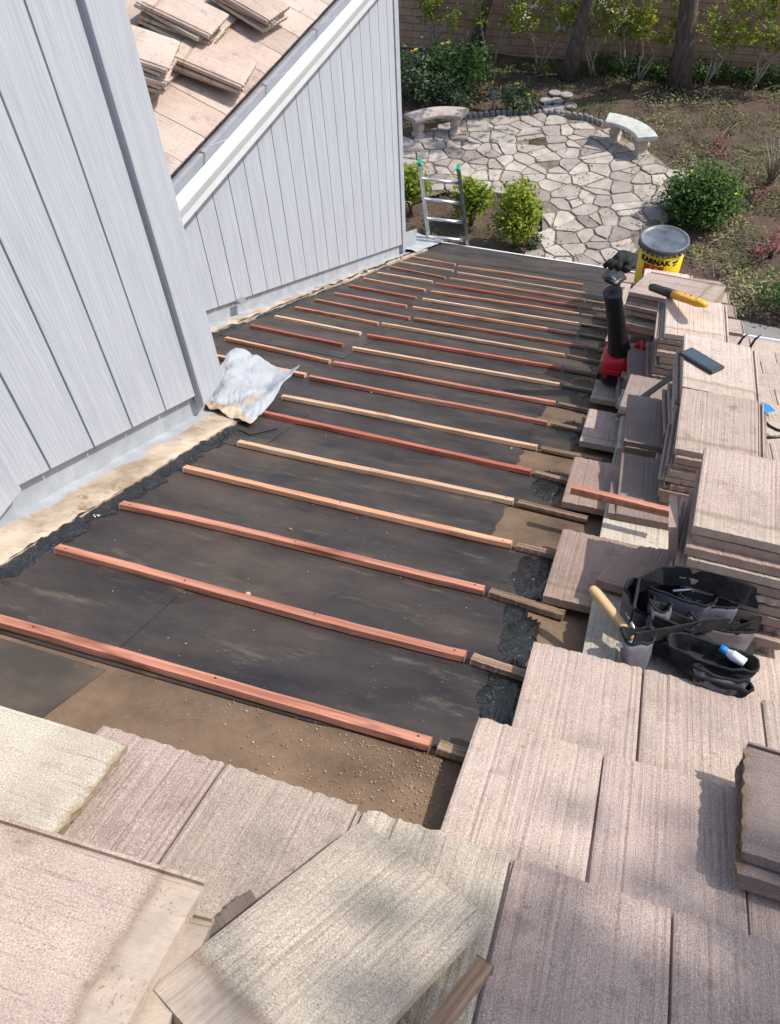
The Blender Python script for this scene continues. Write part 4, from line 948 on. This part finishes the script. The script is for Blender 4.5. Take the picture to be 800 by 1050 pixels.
# tiles and shards standing on edge
UG = 'tiles standing on edge among the stacks'
def onedge(px, py, h, ln, lab, mat='brown', lean=0.0, yaw=0.0, hgt=.30):
    x, u = RP(px, py, h); b = tile_mesh(int(px), rib=False, W=hgt, L=ln)
    o = b.build('concrete_tile', M[mat], mw=TR @ Mx.Translation((x, u, h)) @ Mx.Rotation(yaw, 4, 'Z') @ Mx.Rotation(PI / 2 + lean, 4, 'Y'))
    tag(o, lab, 'roof tile', UG)
onedge(695, 552, .26, .24, 'grey brown tile standing on edge at the left face of the nearest tall stack', 'brown', -.22, .0, .17)
onedge(661, 262, .50, .22, 'pale brown tile standing on edge at the left of the yellow bucket', 'pink', .05, .0, .26)
onedge(676, 372, .22, .20, 'narrow tile standing on edge left of the phone stack', 'brown', .1, .1, .22)
onedge(690, 445, .20, .24, 'grey tile standing on edge between the pouch stack and the phone stack', 'grey', -.05, .05, .24)
onedge(634, 605, .10, .0001 + .25, 'x', 'brown') if False else None
# broken piece above the hammer handle
x, u = RP(652, 582, .12); q = jag(.012, 3, .05, 2)
b = tile_mesh(91, rib=True, W=.17, L=.30, left=lambda v: .055 * (1 - math.cos(v * 2.2)) * .9 if v > 0 else 0, butt=lambda t: -.02 - .03 * (1 - t) + .008 * nz(t * 5, 2))
tag(b.build('broken_tile', M['brown'], mw=RM(x, u + .01, .135, -.12, .11)), 'broken reddish tile with curved left edge just above the hammer handle', 'roof tile', 'broken tiles on the roof')
# extra chips scattered among the stacks
rnd = random.Random(77)
for i, (px, py, lab) in enumerate([(660, 470, 'shard lying left of the stack below the phone'), (640, 318, 'shard lying right of the blower nozzle'), (688, 478, 'shard resting at the foot of the nearest tall stack'), (665, 395, 'shard lying under the black metal strap')]):
    x, u = RP(px, py, .11); o = tile('brown', RM(x, u, .115, rnd.uniform(-1, 1), .12), 'broken tile ' + lab, 'broken tiles on the roof', ('broken', i % 3), 'broken_tile'); o.scale = (.5, .5, 1)

# loose red batten across the tiles
q = [RP(585, 506, .15), RP(693, 517, .20)]
batten(q[0][0], q[0][1], q[1][0], q[1][1], 'red', 'loose red batten resting on the tiles beside the nearest tall stack', 'x', name='loose_batten', z=.155, seed=8, wd=.036, th=.024)
lb = D.objects['loose_batten']; del lb['group']

# upper roof tiles
def um(x, u, h, yaw=0, tilt=0, spin=0): return TU @ Mx.Translation((x, u, h)) @ Mx.Rotation(yaw, 4, 'Z') @ Mx.Rotation(tilt, 4, 'X') @ Mx.Rotation(spin, 4, 'Z')
rnd = random.Random(31)
for r_ in range(5):
    for c in range(18):
        x = -3.25 - c * .271 - (.135 if r_ % 2 else 0); tlt = .078
        tile(rnd.choice(['cream', 'cream', 'pink']), um(x, -r_ * .3545 - TL / 2 + .01, .03 - TL / 2 * math.sin(tlt), rnd.gauss(0, .006), tlt), 'upper roof tile, %s course above the gutter, %s from the near end' % (ORD[r_ + 1], ORD[c + 1]), 'tiles laid on the upper roof')
def UPt(px, py, h):
    c = UO + U_en * h; d = ray(px, py); t = (c - CAM).dot(U_en) / d.dot(U_en); q = CAM + d * t - UO
    return q.dot(U_ex), q.dot(U_eu)
def ustack(px, py, htop, n, yaw, where, seed, spin=0.0, tl=.1):
    rnd = random.Random(seed); x, u = UPt(px, py, htop)
    for i in range(n):
        tile(rnd.choice(['cream', 'pink', 'cream', 'buff']), um(x + rnd.uniform(-.03, .03) * (i > 0), u + rnd.uniform(-.03, .03) * (i > 0), htop - i * .032, yaw + rnd.uniform(-.12, .12) * (i > 0), tl, spin), 'loose upper roof tile, %s from the top of the stack %s' % (ORD[i + 1], where), 'loose tiles stacked on the upper roof')
ustack(222, 60, .14, 3, .12, 'nearest the gutter', 1, spin=0)
ustack(140, 42, .22, 5, .25, 'beside the corner board', 2)
ustack(192, 8, .20, 4, .05, 'cut off at top left', 3)
ustack(258, -4, .14, 3, -.1, 'cut off at top right', 4)

# ------------------------------------------------------------------ debris
M['chips'] = attr_mat('chips', (0.14, 0.09, 0.06), (0.55, 0.38, 0.26), mid=(0.34, 0.21, 0.14), ns=0, bs=0)
def chips():
    rnd = random.Random(13); b = MB()
    def chip(px, py, h, smin, smax):
        x, u = RP(px, py, h); s = rnd.uniform(smin, smax); a = rnd.uniform(0, PI); mm = TR @ Mx.Translation((x, u, h)) @ Mx.Rotation(a, 4, 'Z') @ Mx.Rotation(rnd.gauss(0, .3), 4, 'X')
        w_ = s * rnd.uniform(.25, .9); t = s * rnd.uniform(.15, .5)
        vs = [mm @ V(p) for p in ((-s, -w_ * .6, 0), (s * .8, -w_, 0), (s, w_ * .7, 0), (-s * .7, w_, 0), (-s * .6, -w_ * .4, t), (s * .6, -w_ * .5, t), (s * .5, w_ * .5, t), (-s * .5, w_ * .4, t))]
        b.add(vs, [(0, 3, 2, 1), (4, 5, 6, 7), (0, 1, 5, 4), (1, 2, 6, 5), (2, 3, 7, 6), (3, 0, 4, 7)], min(1, max(.02, rnd.gauss(.55, .25))))
    n = 0
    while n < 620:      # bare deck near the camera
        px = rnd.uniform(120, 455); py = rnd.uniform(680, 852)
        lo = 676 + (px - 120) * .28; hi = 752 + (px - 120) * .30
        if not (lo < py < hi) or rnd.random() > .05 + .95 * max(0, (px - 210) / 240) ** 1.6: n += rnd.random() < .02; continue
        chip(px, py, .003, .0008, .0028); n += 1
    for _ in range(300): chip(rnd.uniform(60, 600), rnd.uniform(280, 740), .007, .0008, .0026)
    for _ in range(9): chip(rnd.uniform(150, 560), rnd.uniform(330, 700), .007, .006, .013)
    tag(b.build('wood_chips', M['chips']), 'tiny wood and tile crumbs scattered over the deck', 'wood chips', kind='stuff')
chips()
# ------------------------------------------------------------------ LADDER
pl = GP(437, 250, Z0 - 4.33); prr = GP(477, 253, Z0 - 4.36)
def railtop(px, py, p0):
    d = ray(px, py); best = None      # y = y0 - .27*(z - z0)
    t = (p0.y - .27 * (CAM.z - p0.z) - CAM.y) / (d.y + .27 * d.z); return CAM + d * t
tl_, tr_ = railtop(427.5, 172, pl), railtop(467.5, 178, prr)
off = V((0, .10, 0)); pl += off; prr += off; tl_ += off; tr_ += off
dirl = (tl_ - pl).normalized(); fl = pl - dirl * (pl.z / dirl.z); dirr = (tr_ - prr).normalized(); fr = prr - dirr * (prr.z / dirr.z)
lad = empty('ladder', Mx.Translation((fl + fr) / 2), 'aluminium ladder with green end caps leaning on the far eave', 'ladder'); LI = (fl + fr) / 2
def rail(a, c, mat):
    b = MB(); z = (c - a).normalized(); x = (fr - fl).normalized(); y = z.cross(x).normalized(); x = y.cross(z); L = (c - a).length
    mm = Mx(((x.x, y.x, z.x, a.x - LI.x), (x.y, y.y, z.y, a.y - LI.y), (x.z, y.z, z.z, a.z - LI.z), (0, 0, 0, 1)))
    b.box((-.014, -.035, 0), (.014, -.030, L), mm); b.box((-.014, .030, 0), (.014, .035, L), mm); b.box((-.003, -.030, 0), (.003, .030, L), mm)
    r = b.build('rail', mat, lad); b = MB(); b.box((-.018, -.04, L - .012), (.018, .04, L + .03), mm); b.build('end_cap', M['greencap'], r, bevel=.004)
    return r
ra = rail(fl, tl_, M['alu']); rb = rail(fr, tr_, M['shadedalu'])
L = (tl_ - fl).length; s = L - .20; k = 0
while s > .2 and k < 17:
    a = fl + dirl * s - LI; c = fr + dirr * s * (tr_ - fr).length / L - LI; b = MB(); b.tube([a, c], .021, 8, squash=.75); b.build('rung', M['alu'], lad, True); s -= .285; k += 1

# ------------------------------------------------------------------ BUCKET
FS = D.curves
def text_mesh(body, size, mat, name, parent, mw, bold=0.0, wrapR=None, space=1.0, sx=1.0):
    cu = D.curves.new(name, 'FONT'); cu.body = body; cu.size = size; cu.align_x = 'CENTER'; cu.align_y = 'CENTER'; cu.extrude = .0006; cu.offset = bold; cu.space_character = space
    to = D.objects.new('tmp', cu); COL.objects.link(to); dg = bpy.context.evaluated_depsgraph_get(); dg.update()
    me = D.meshes.new_from_object(to.evaluated_get(dg)); D.objects.remove(to); me.materials.clear(); me.materials.append(mat)
    if wrapR:
        for v in me.vertices:
            a = v.co.x * sx / wrapR; r = wrapR + v.co.z + .001; z = v.co.y; v.co = V((r * math.sin(a), -r * math.cos(a), z))
    o = D.objects.new(name, me); COL.objects.link(o); o.parent = parent; o.matrix_local = mw; return o
BKH, BR = .33, .148
bw = RW(.046, 5.85, .722) + V((0, 0, -BKH - .012))
bk = empty('bucket', Mx.Translation(bw), 'yellow bucket with black lid and red label on top of the farthest tile stack', 'bucket')
b = MB(); b.lathe([(.131, 0), (.134, .005), (BR - .006, BKH - .02), (BR - .01, BKH - .02)], 48); b.build('body', M['yellow'], bk, True)
b = MB(); b.lathe([(BR + .001, BKH - .022), (BR + .007, BKH - .020), (BR + .008, BKH - .002), (BR + .006, BKH + .008), (BR - .004, BKH + .009), (BR - .010, BKH + .001), (BR - .02, BKH - .003), (.06, BKH - .001), (.0001, BKH - .002)], 48)
for k in range(26):
    a = 2 * PI * k / 26; b.box((-.008, -.004, -.016), (.008, .004, .002), Mx.Translation((math.cos(a) * (BR + .006), math.sin(a) * (BR + .006), BKH - .022)) @ Mx.Rotation(a + PI / 2, 4, 'Z'))
b.build('lid', M['lid'], bk, True)
vd = math.atan2(CAM.x - bw.x, -(CAM.y - bw.y))     # facing the camera
def wrap_patch(a0, a1, z0, z1, r, name, mat, dr=.0015):
    b = MB()
    def rad(z): return .134 + (BR - .006 - .134) * (z / BKH) + dr
    b.grid(lambda s, t: (rad(z0 + (z1 - z0) * t) * math.sin(a0 + (a1 - a0) * s), -rad(z0 + (z1 - z0) * t) * math.cos(a0 + (a1 - a0) * s), z0 + (z1 - z0) * t), 24, 2); return b.build(name, mat, bk, True)
lbl = wrap_patch(vd - .70, vd + .26, .08, .218, 0, 'label_panel', M['redlabel'])
for (body, size, zc, ang, mt, bold) in (('BARNAK', .050, .246, vd - .22, M['inkblack'], .0026), ('19', .066, .182, vd - .20, M['inkyellow'], .0025), ('HENRY', .022, .252, vd + .52, M['inkblack'], .001)):
    if body == 'HENRY':
        wrap_patch(vd + .62, vd + .92, .238, .252, 0, 'print_bar', M['inkblack']); wrap_patch(vd + .66, vd + .86, .220, .228, 0, 'print_bar', M['inkblack']); continue
    text_mesh('KARNAK' if body == 'BARNAK' else body, size, mt, 'lettering', bk, Mx.Rotation(ang, 4, 'Z') @ Mx.Translation((0, 0, zc)), bold, .134 + .008 * (zc / BKH) + .0035, 1.0, 1.0)
b = MB(); b.tube([(math.cos(a) * (BR + .008), math.sin(a) * (BR + .008) * 1, BKH - .05 - .10 * math.sin(a * 1.0) ** 2 * (1 if a < PI else 1)) for a in [PI * k / 24 + .1 for k in range(23)]], .0025, 6); b.build('wire_handle', M['steel'], bk, True)

# black gloves / bag next to it
def lump(name, px, py, h, r, label, cat, mat, seed):
    x, u = RP(px, py, h); b = MB()
    def fn(s, t):
        a = 2 * PI * s; p = PI * t; d = V((math.cos(a) * math.sin(p), math.sin(a) * math.sin(p), math.cos(p))); f = 1 + .30 * nz(d.x * 1.8 + seed, d.y * 1.8, d.z * 1.8) + .08 * nz(d.x * 5, d.y * 5, d.z * 5 + seed)
        return (d.x * r[0] * f, d.y * r[1] * f, d.z * r[2] * f)
    b.grid(fn, 32, 20); return tag(b.build(name, mat, smooth=True, mw=RM(x, u, h, 0, .1)), label, cat)
gl = lump('work_glove', 641, 268, .40, (.10, .20, .07), 'black crumpled work glove lying left of the yellow bucket', 'glove', M['blackfab'], 2)
for k, (a, l) in enumerate(((-2.3, .16), (-2.0, .17), (-1.75, .16), (-1.4, .12))):
    b = MB(); b.tube([(math.cos(a) * .05, math.sin(a) * .08, 0), (math.cos(a) * l, math.sin(a) * l * 1.1, .01), (math.cos(a) * l * 1.35, math.sin(a) * l * 1.3, -.03)], [.028, .026, .02], 8); b.build('finger', M['blackfab'], gl, True)
lump('plastic_scrap', 630, 284, .20, (.09, .16, .05), 'blue black plastic scrap beneath the glove at the far tiles', 'plastic scrap', M['blackplastic'], 5)

# ------------------------------------------------------------------ LEAF BLOWER
x, u = RP(632, 382, .14); bl = empty('leaf_blower', Mx.Translation(RW(x, u, .13)), 'red leaf blower standing upright with its black nozzle in the air', 'leaf blower')
bl.scale = (.95, .95, .93)
def sect(b, rings, seg=20, cap=True):
    vs = []
    for (c, rx, ry, e) in rings:
        for k in range(seg):
            a = 2 * PI * k / seg; ca, sa = math.cos(a), math.sin(a); vs.append((c[0] + rx * math.copysign(abs(ca) ** e, ca), c[1] + ry * math.copysign(abs(sa) ** e, sa), c[2]))
    n = len(rings); fs = [(i * seg + k, i * seg + (k + 1) % seg, (i + 1) * seg + (k + 1) % seg, (i + 1) * seg + k) for i in range(n - 1) for k in range(seg)]
    if cap: fs += [tuple(range(seg))[::-1], tuple(range((n - 1) * seg, n * seg))]
    b.add(vs, fs)
b = MB(); sect(b, [((0, 0, .035), .075, .088, .5), ((0, 0, .06), .088, .10, .5), ((0, 0, .125), .090, .10, .55), ((-.002, 0, .150), .086, .092, .7), ((-.004, 0, .168), .082, .084, 1), ((-.004, 0, .172), .070, .072, 1)])
b.build('housing', M['redplastic'], bl, True)
b = MB(); sect(b, [((0, 0, -.02), .07, .085, .5), ((0, 0, .0), .080, .095, .5), ((0, 0, .045), .080, .092, .5)]); b.box((-.10, -.05, -.02), (-.06, .06, .03)); b.box((.03, -.11, -.02), (.08, -.05, .02)); b.build('motor_base', M['blackplastic'], bl, bevel=.006)
lean = V((-.095, -.075, .44))
b = MB(); o0 = V((-.004, 0, .155))
prof = [(.064, 0), (.061, .06), (.054, .2), (.048, .45), (.044, .94), (.048, .95), (.048, 1.0)]
pts = [o0 + lean * t for r_, t in prof]; b.tube(pts, [p[0] for p in prof], 28, cap=False); b.tube(pts[::-1], [p[0] - .005 for p in prof][::-1], 28, cap=False)
b.tube([pts[-1] - lean * .004, pts[-1], pts[-1] - lean * .004], [.048, .0455, .0432], 28, cap=False); b.build('nozzle', M['blackplastic'], bl, True)
b = MB(); b.tube([(.05, .03, .10), (.070, .035, .17), (.095, .03, .215), (.115, .01, .18), (.115, -.01, .09), (.08, 0, .05)], [.026, .024, .022, .020, .022, .024], 12); b.build('handle', M['redplastic'], bl, True)
b = MB(); b.box((-.06, -.112, .085), (.02, -.098, .112)); b.build('badge', M['redplastic'], bl, bevel=.004)
b = MB()
for k in range(4): b.box((-.045, -.106, .045 + .011 * k), (.035, -.099, .050 + .011 * k))
b.build('vent', M['blackplastic'], bl)
b = MB(); b.lathe([(.04, -.02), (.05, -.01), (.05, .02), (.03, .03)], 16); o = b.build('fan_intake', M['blackplastic'], bl, True); o.matrix_local = Mx.Translation((.125, -.02, .05)) @ Mx.Rotation(PI / 2, 4, 'Y')

# black metal strap leaning across the low stacks
q = [RP(657, 409, .22), RP(692, 384, .34)]; A = RW(q[0][0], q[0][1], .22); B = RW(q[1][0], q[1][1], .34); d = (B - A); b = MB()
z = d.normalized(); x_ = z.cross(EN).normalized(); y_ = x_.cross(z); mm = Mx(((x_.x, y_.x, z.x, A.x), (x_.y, y_.y, z.y, A.y), (x_.z, y_.z, z.z, A.z), (0, 0, 0, 1)))
b.box((-.022, -.003, -.0), (.022, .003, d.length)); tag(b.build('metal_strap', M['blackplastic'], mw=mm, bevel=.001), 'flat black metal strap leaning on the low ragged stack left of the phone', 'strap')
# pry hooks beyond the phone stack
for i, (px, py, lab) in enumerate(((758, 350, 'left'), (771, 351, 'right'))):
    x, u = RP(px, py + 4, .40); b = MB(); b.tube([(0, 0, -.12), (-.005, 0, 0), (.004, 0, .045), (.022, 0, .075)], [.010, .011, .009, .003], 8, squash=.6)
    tag(b.build('tile_hook', M['blackplastic'], smooth=True, mw=Mx.Translation(RW(x, u, .40))), lab + ' one of two small black curved hooks sticking up beyond the phone', 'hook', 'black hooks beyond the phone')
# blue scrap and black cable on the right-hand roof
x, u = RP(787, 421, .09); b = MB(); b.extrude([(-.03, -.06), (.03, -.02), (.02, .05), (-.025, .08)], 0, .003); tag(b.build('tape_scrap', M['blue'], mw=RM(x, u, .10, .2, .1)), 'small bright blue scrap on the tiles at the right edge', 'tape scrap')
pts = [(783, 431), (789, 437), (797, 441), (812, 443), (815, 449), (800, 448), (784, 449)]
b = MB(); wp = [RW(*RP(*p, .105), .105) for p in pts]; b.tube(wp, .008, 8); tag(b.build('cable', M['blackplastic'], smooth=True), 'black cable loop lying on the tiles at the right edge', 'cable')

# ------------------------------------------------------------------ PHONE and KNIFE on the stacks
def on_tile(cx, cu, ch, t, yaw, roll=0): return RM(cx, cu, ch, yaw, t, 0, roll)
def hit(mw, px, py, dz=0.0):
    """point in the local frame of a tilted tile top under a pixel"""
    o = mw.translation + (mw.to_3x3() @ V((0, 0, 1))) * dz; n_ = mw.to_3x3() @ V((0, 0, 1)); d = ray(px, py); t = (o - CAM).dot(n_) / d.dot(n_); return mw.inverted() @ (CAM + d * t)
S3 = RM(.333, 3.47, .487, .05, .30, 0, .06)
pc = (hit(S3, 698, 364, .01) + hit(S3, 741.5, 375, .01)) / 2; pa = hit(S3, 728, 382, .01) - hit(S3, 698, 364, .01); an = math.atan2(pa.y, pa.x)
ph = empty('mobile_phone', S3 @ Mx.Translation((pc.x, pc.y, .003)) @ Mx.Rotation(an, 4, 'Z'), 'dark mobile phone lying face up on a tile stack', 'phone')
b = MB(); b.box((-.081, -.041, 0), (.081, .041, .012)); b.build('case', M['blackplastic'], ph, bevel=.004)
b = MB(); b.box((-.073, -.031, .012), (.070, .031, .0126)); b.build('screen', M['glass'], ph, bevel=.002)
S5 = RM(.150, 4.74, .575, -.318, .31); S4 = RM(.250, 4.28, .520, .05, .27)
A = S5 @ (hit(S5, 668, 301, .035) + V((0, 0, .035))); B = S4 @ (hit(S4, 720, 323, .05) + V((0, 0, .05)))
mid = (A + B) / 2; d = (B - A); z3 = d.normalized(); upv = (S4.to_3x3() @ V((0, 0, 1))); y3 = upv.cross(z3).normalized(); u3 = z3.cross(y3)
kw = Mx(((z3.x, y3.x, u3.x, mid.x), (z3.y, y3.y, u3.y, mid.y), (z3.z, y3.z, u3.z, mid.z), (0, 0, 0, 1))); Lk = d.length
kn = empty('utility_knife', kw, 'utility knife with black grip and orange body lying across two tile stacks', 'knife')
def bar(b, x0, x1, w0, w1, h0, h1):
    vs = []; 
    for (x, w_, h_) in ((x0, w0, h0), ((x0 * 2 + x1) / 3, (w0 * 2 + w1) / 3, h0), ((x0 + x1 * 2) / 3, (w0 + w1 * 2) / 3, h1), (x1, w1, h1)):
        for k in range(12):
            a = 2 * PI * k / 12; ca, sa = math.cos(a), math.sin(a); vs.append((x, w_ * math.copysign(abs(ca) ** .6, ca), h_ * math.copysign(abs(sa) ** .6, sa)))
    b.add(vs, [(i * 12 + k, i * 12 + (k + 1) % 12, (i + 1) * 12 + (k + 1) % 12, (i + 1) * 12 + k) for i in range(3) for k in range(12)] + [tuple(range(12))[::-1], tuple(range(36, 48))])
b = MB(); bar(b, -.5 * Lk, -.06 * Lk, .021, .025, .018, .020); b.build('grip', M['blackplastic'], kn, True)
b = MB(); bar(b, -.06 * Lk, .40 * Lk, .023, .027, .018, .017); bar(b, .40 * Lk, .5 * Lk, .027, .017, .017, .012); b.build('body', M['knifeyellow'], kn, True)
for xx in (.12, .22, .36):
    b = MB(); b.lathe([(.005, .010), (.005, .0195), (.0001, .0200)], 10, (xx * Lk, .006 if xx < .3 else -.006, 0)); b.build('screw', M['blackplastic'], kn)
b = MB(); b.box((-.5 * Lk - .03, -.008, -.001), (-.5 * Lk + .01, .008, .001)); b.build('blade', M['steel'], kn)

# ------------------------------------------------------------------ TOOL POUCH
bx, bu = RP(706, 668, .10)
tp = empty('tool_pouch', RM(bx, bu, .082, 0, TILT * .4), 'black and purple grey nylon tool pouch belt lying open on the tiles', 'tool pouch')
TI = tp.matrix_world.inverted()
def pouch(cx, cy, cz, w_, d_, hgt, yaw, tilt, mat, name='pouch', rim=.0036, taper=.78, seed=1, full=1.0, e=.55):
    """open bag: mouth at +z local, oval section"""
    b = MB(); seg = 36; rings = []
    def ring(f, inner, z):
        rr = []
        for k in range(seg):
            a = 2 * PI * k / seg; ca, sa = math.cos(a), math.sin(a); s = (taper + (1 - taper) * f); wr = .0045 * nz(k * .5, f * 5, seed) + .004 * nz(k * 1.3, f * 9, seed + 3)
            x = (w_ / 2 * s - inner + wr) * math.copysign(abs(ca) ** e, ca); y = (d_ / 2 * s - inner + wr) * math.copysign(abs(sa) ** e, sa)
            sag = .010 * nz(k * .18, seed * 2.3) - .20 * hgt * f * (1 if sa < 0 else 0) * (-sa) + .006 * nz(k * .35, seed)
            rr.append((x, y, z + sag))
        return rr
    vs = []
    for i in range(7): vs += ring(i / 6, 0, hgt * i / 6)
    for i in range(6, -1, -1): vs += ring(i / 6, .004, hgt * (i / 6) if i else .006)
    n = 14; fs = [(i * seg + k, i * seg + (k + 1) % seg, (i + 1) * seg + (k + 1) % seg, (i + 1) * seg + k) for i in range(n - 1) for k in range(seg)]
    fs += [tuple(range(seg))[::-1], tuple(range((n - 1) * seg, n * seg))]
    b.add(vs, fs); mw = Mx.Translation((cx, cy, cz)) @ Mx.Rotation(yaw, 4, 'Z') @ Mx.Rotation(tilt, 4, 'X')
    o = b.build(name, [M[mat]], tp, True); o.matrix_local = mw
    b = MB(); rg = ring(1, .002, hgt); b.tube([V(p) for p in rg], rim, 6, closed=True, squash=1.5); t = b.build('rim_trim', M['blackfab'], o, True)
    # black lining dropped just inside the walls
    b = MB(); vs = []
    for i in range(6, -1, -1): vs += ring(i / 6, .0055, hgt * (i / 6) if i else .010)
    b.add(vs, [(i * seg + k, i * seg + (k + 1) % seg, (i + 1) * seg + (k + 1) % seg, (i + 1) * seg + k) for i in range(6) for k in range(seg)] + [tuple(range(6 * seg, 7 * seg))]); b.build('lining', M['blackfab'], o, True)
    return o
def TLp(px, py, h):
    x, u = RP(px, py, h); return TI @ RW(x, u, h)
def pch(px, py, h, w_, d_, hgt, yaw, tilt, mat, **k):
    c = TLp(px, py, h); q = Mx.Rotation(yaw, 3, 'Z') @ Mx.Rotation(tilt, 3, 'X') @ V((0, 0, hgt)); pouch(c.x - q.x, c.y - q.y, c.z - q.z, w_, d_, hgt, yaw, tilt, mat, **k)
# mouth centres given by where the photograph shows the openings
pch(700, 604, .205, .175, .065, .09, -.10, -.05, 'fabric', seed=1, e=.7)
pch(657, 608, .180, .070, .125, .11, .30, .10, 'fabric', seed=2, e=.8)
pch(727, 613, .200, .150, .028, .09, -.10, -.35, 'fabric', seed=4, rim=.003, e=.7)
pch(677, 619, .190, .060, .035, .08, .25, -.3, 'fabric', seed=12, rim=.003, e=.8)
pch(691, 632, .170, .125, .045, .08, -.15, -.25, 'blackfab', seed=3, e=.7)
pch(740, 637, .160, .165, .030, .085, -.12, -.45, 'fabricbrown', seed=6, rim=.003, e=.7)
pch(654, 648, .150, .085, .055, .13, .38, -.30, 'fabric', seed=5, e=.8, taper=.55)
pch(731, 668, .150, .215, .075, .065, -.14, .05, 'blackfab', seed=7, e=.7)
pch(740, 689, .128, .130, .030, .045, -.08, -.30, 'fabric', seed=8, e=.7)
pch(740, 696, .112, .145, .040, .028, -.08, -.05, 'blackfab', seed=9, rim=.004, e=.8)
pan = [TLp(px, py, .098) for px, py in ((650, 625), (662, 598), (700, 590), (745, 600), (770, 628), (774, 660), (766, 700), (745, 705), (722, 699), (700, 684), (684, 672), (664, 664), (650, 648))]
b = MB(); cc = sum(pan, V()) / len(pan); rg = []
for i in range(len(pan)):
    for t_ in (0, .33, .66): rg.append(pan[i].lerp(pan[(i + 1) % len(pan)], t_))
n_ = len(rg); vs_ = []
for f_, z_ in ((1.0, -.012), (1.01, .002), (.95, .012), (.7, .016), (.4, .018)):
    for k, p in enumerate(rg): q = cc + (p - cc) * f_; vs_.append((q.x, q.y, p.z - .085 * 0 + z_ + .008 * nz(q.x * 22, q.y * 22, 4)))
b.add(vs_ + [(cc.x, cc.y, cc.z + .036)], [(l * n_ + k, l * n_ + (k + 1) % n_, (l + 1) * n_ + (k + 1) % n_, (l + 1) * n_ + k) for l in range(4) for k in range(n_)] + [(4 * n_ + k, 4 * n_ + (k + 1) % n_, 5 * n_) for k in range(n_)])
b.build('back_panel', M['blackfab'], tp, True)
# screws, bits and a driver lying in the open pockets
for k, (px, py, h, l, a, mt) in enumerate([(690, 606, .20, .10, .5, 'steel'), (712, 607, .20, .09, 2.4, 'handle'), (720, 670, .10, .08, 1.2, 'steel'), (650, 645, .145, .07, 1.9, 'steel')]):
    p = TLp(px, py, h); b = MB(); b.tube([(0, 0, 0), (l * .5 * math.cos(a), l * .5 * math.sin(a), .004), (l * math.cos(a), l * math.sin(a), .0)], [.004, .004, .003], 8); o = b.build('small_tool', M[mt], tp, True); o.matrix_local = Mx.Translation(p)
# main back panel, belt webbing, buckle
def webbing(pts, wd, th, name, mat, parent=tp):
    b = MB(); P3 = [TLp(*p) for p in pts]; n = len(P3); vs = []
    for i, p in enumerate(P3):
        t = (P3[min(i + 1, n - 1)] - P3[max(i - 1, 0)]).normalized(); s = V((0, 0, 1)); s = (s - t * s.dot(t)).normalized(); nn = t.cross(s)
        for (a, c) in ((-1, -1), (1, -1), (1, 1), (-1, 1)): vs.append(p + s * a * wd / 2 + nn * c * th / 2)
    b.add(vs, [(i * 4 + j, i * 4 + (j + 1) % 4, (i + 1) * 4 + (j + 1) % 4, (i + 1) * 4 + j) for i in range(n - 1) for j in range(4)] + [(3, 2, 1, 0), tuple(range((n - 1) * 4, n * 4))]); return b.build(name, mat, parent, False, .001)
webbing([(648, 632, .17), (655, 600, .20), (680, 590, .23), (710, 592, .24), (742, 602, .24), (765, 610, .235), (785, 616, .22), (797, 630, .17)], .055, .006, 'belt', M['blackfab'])
webbing([(797, 630, .17), (785, 637, .16), (768, 645, .15), (752, 652, .13)], .05, .006, 'belt_flap', M['blackfab'])
webbing([(650, 655, .15), (690, 648, .15), (730, 640, .16), (765, 640, .14)], .035, .005, 'belt', M['blackfab'])
p = TLp(786, 612, .20); b = MB(); rg = [(.022 * math.cos(a), .015 * math.sin(a), 0) for a in [2 * PI * k / 14 for k in range(14)]]; b.tube(rg, .003, 6, closed=True); o = b.build('buckle', M['steel'], tp, True); o.matrix_local = Mx.Translation(p) @ Mx.Rotation(.9, 4, 'X')
p = TLp(776, 611, .21); b = MB(); b.tube([(0, 0, 0), (.03, .015, .01)], .006, 8); o = b.build('clip', M['steel'], tp, True); o.matrix_local = Mx.Translation(p)
b = MB(); a = TLp(745, 668, .15); c = TLp(764, 680, .14); b.tube([a, a.lerp(c, .3), a.lerp(c, .31), c], [.008, .012, .013, .012], 12)
pn = b.build('marker', M['whiteplastic'], None, True, mw=tp.matrix_world.copy()); tag(pn, 'white capped marker pen stuck in the lowest pouch', 'marker pen')
b = MB(); b.tube([a + (a - c) * .35, a], [.009, .010], 12); b.build('pen_cap', M['blue'], pn, True)
# hammer with a wooden handle stuck in the pouch loop
A = RW(*RP(607, 603, .17), .17); B = RW(*RP(650, 655, .12), .12); d = B - A; L = d.length * 1.08; z = d.normalized(); x_ = z.cross(EN).normalized(); y_ = x_.cross(z)
hm = empty('hammer', Mx(((x_.x, z.x, y_.x, A.x), (x_.y, z.y, y_.y, A.y), (x_.z, z.z, y_.z, A.z), (0, 0, 0, 1))), 'hammer with a pale wooden handle held by the tool pouch', 'hammer')
b = MB(); b.tube([(0, -.002, 0), (0, .002, 0), (0, .02, 0), (0, .08, 0), (0, .14, 0), (0, L, 0)], [.008, .013, .0165, .0155, .0135, .012], 14, squash=.8); b.build('handle', M['handle'], hm, True)
b = MB(); b.tube([(-.045, L, -.0), (-.03, L, 0), (.03, L, 0), (.06, L - .01, 0)], [.014, .011, .012, .004], 10); b.build('head', M['steel'], hm, True)
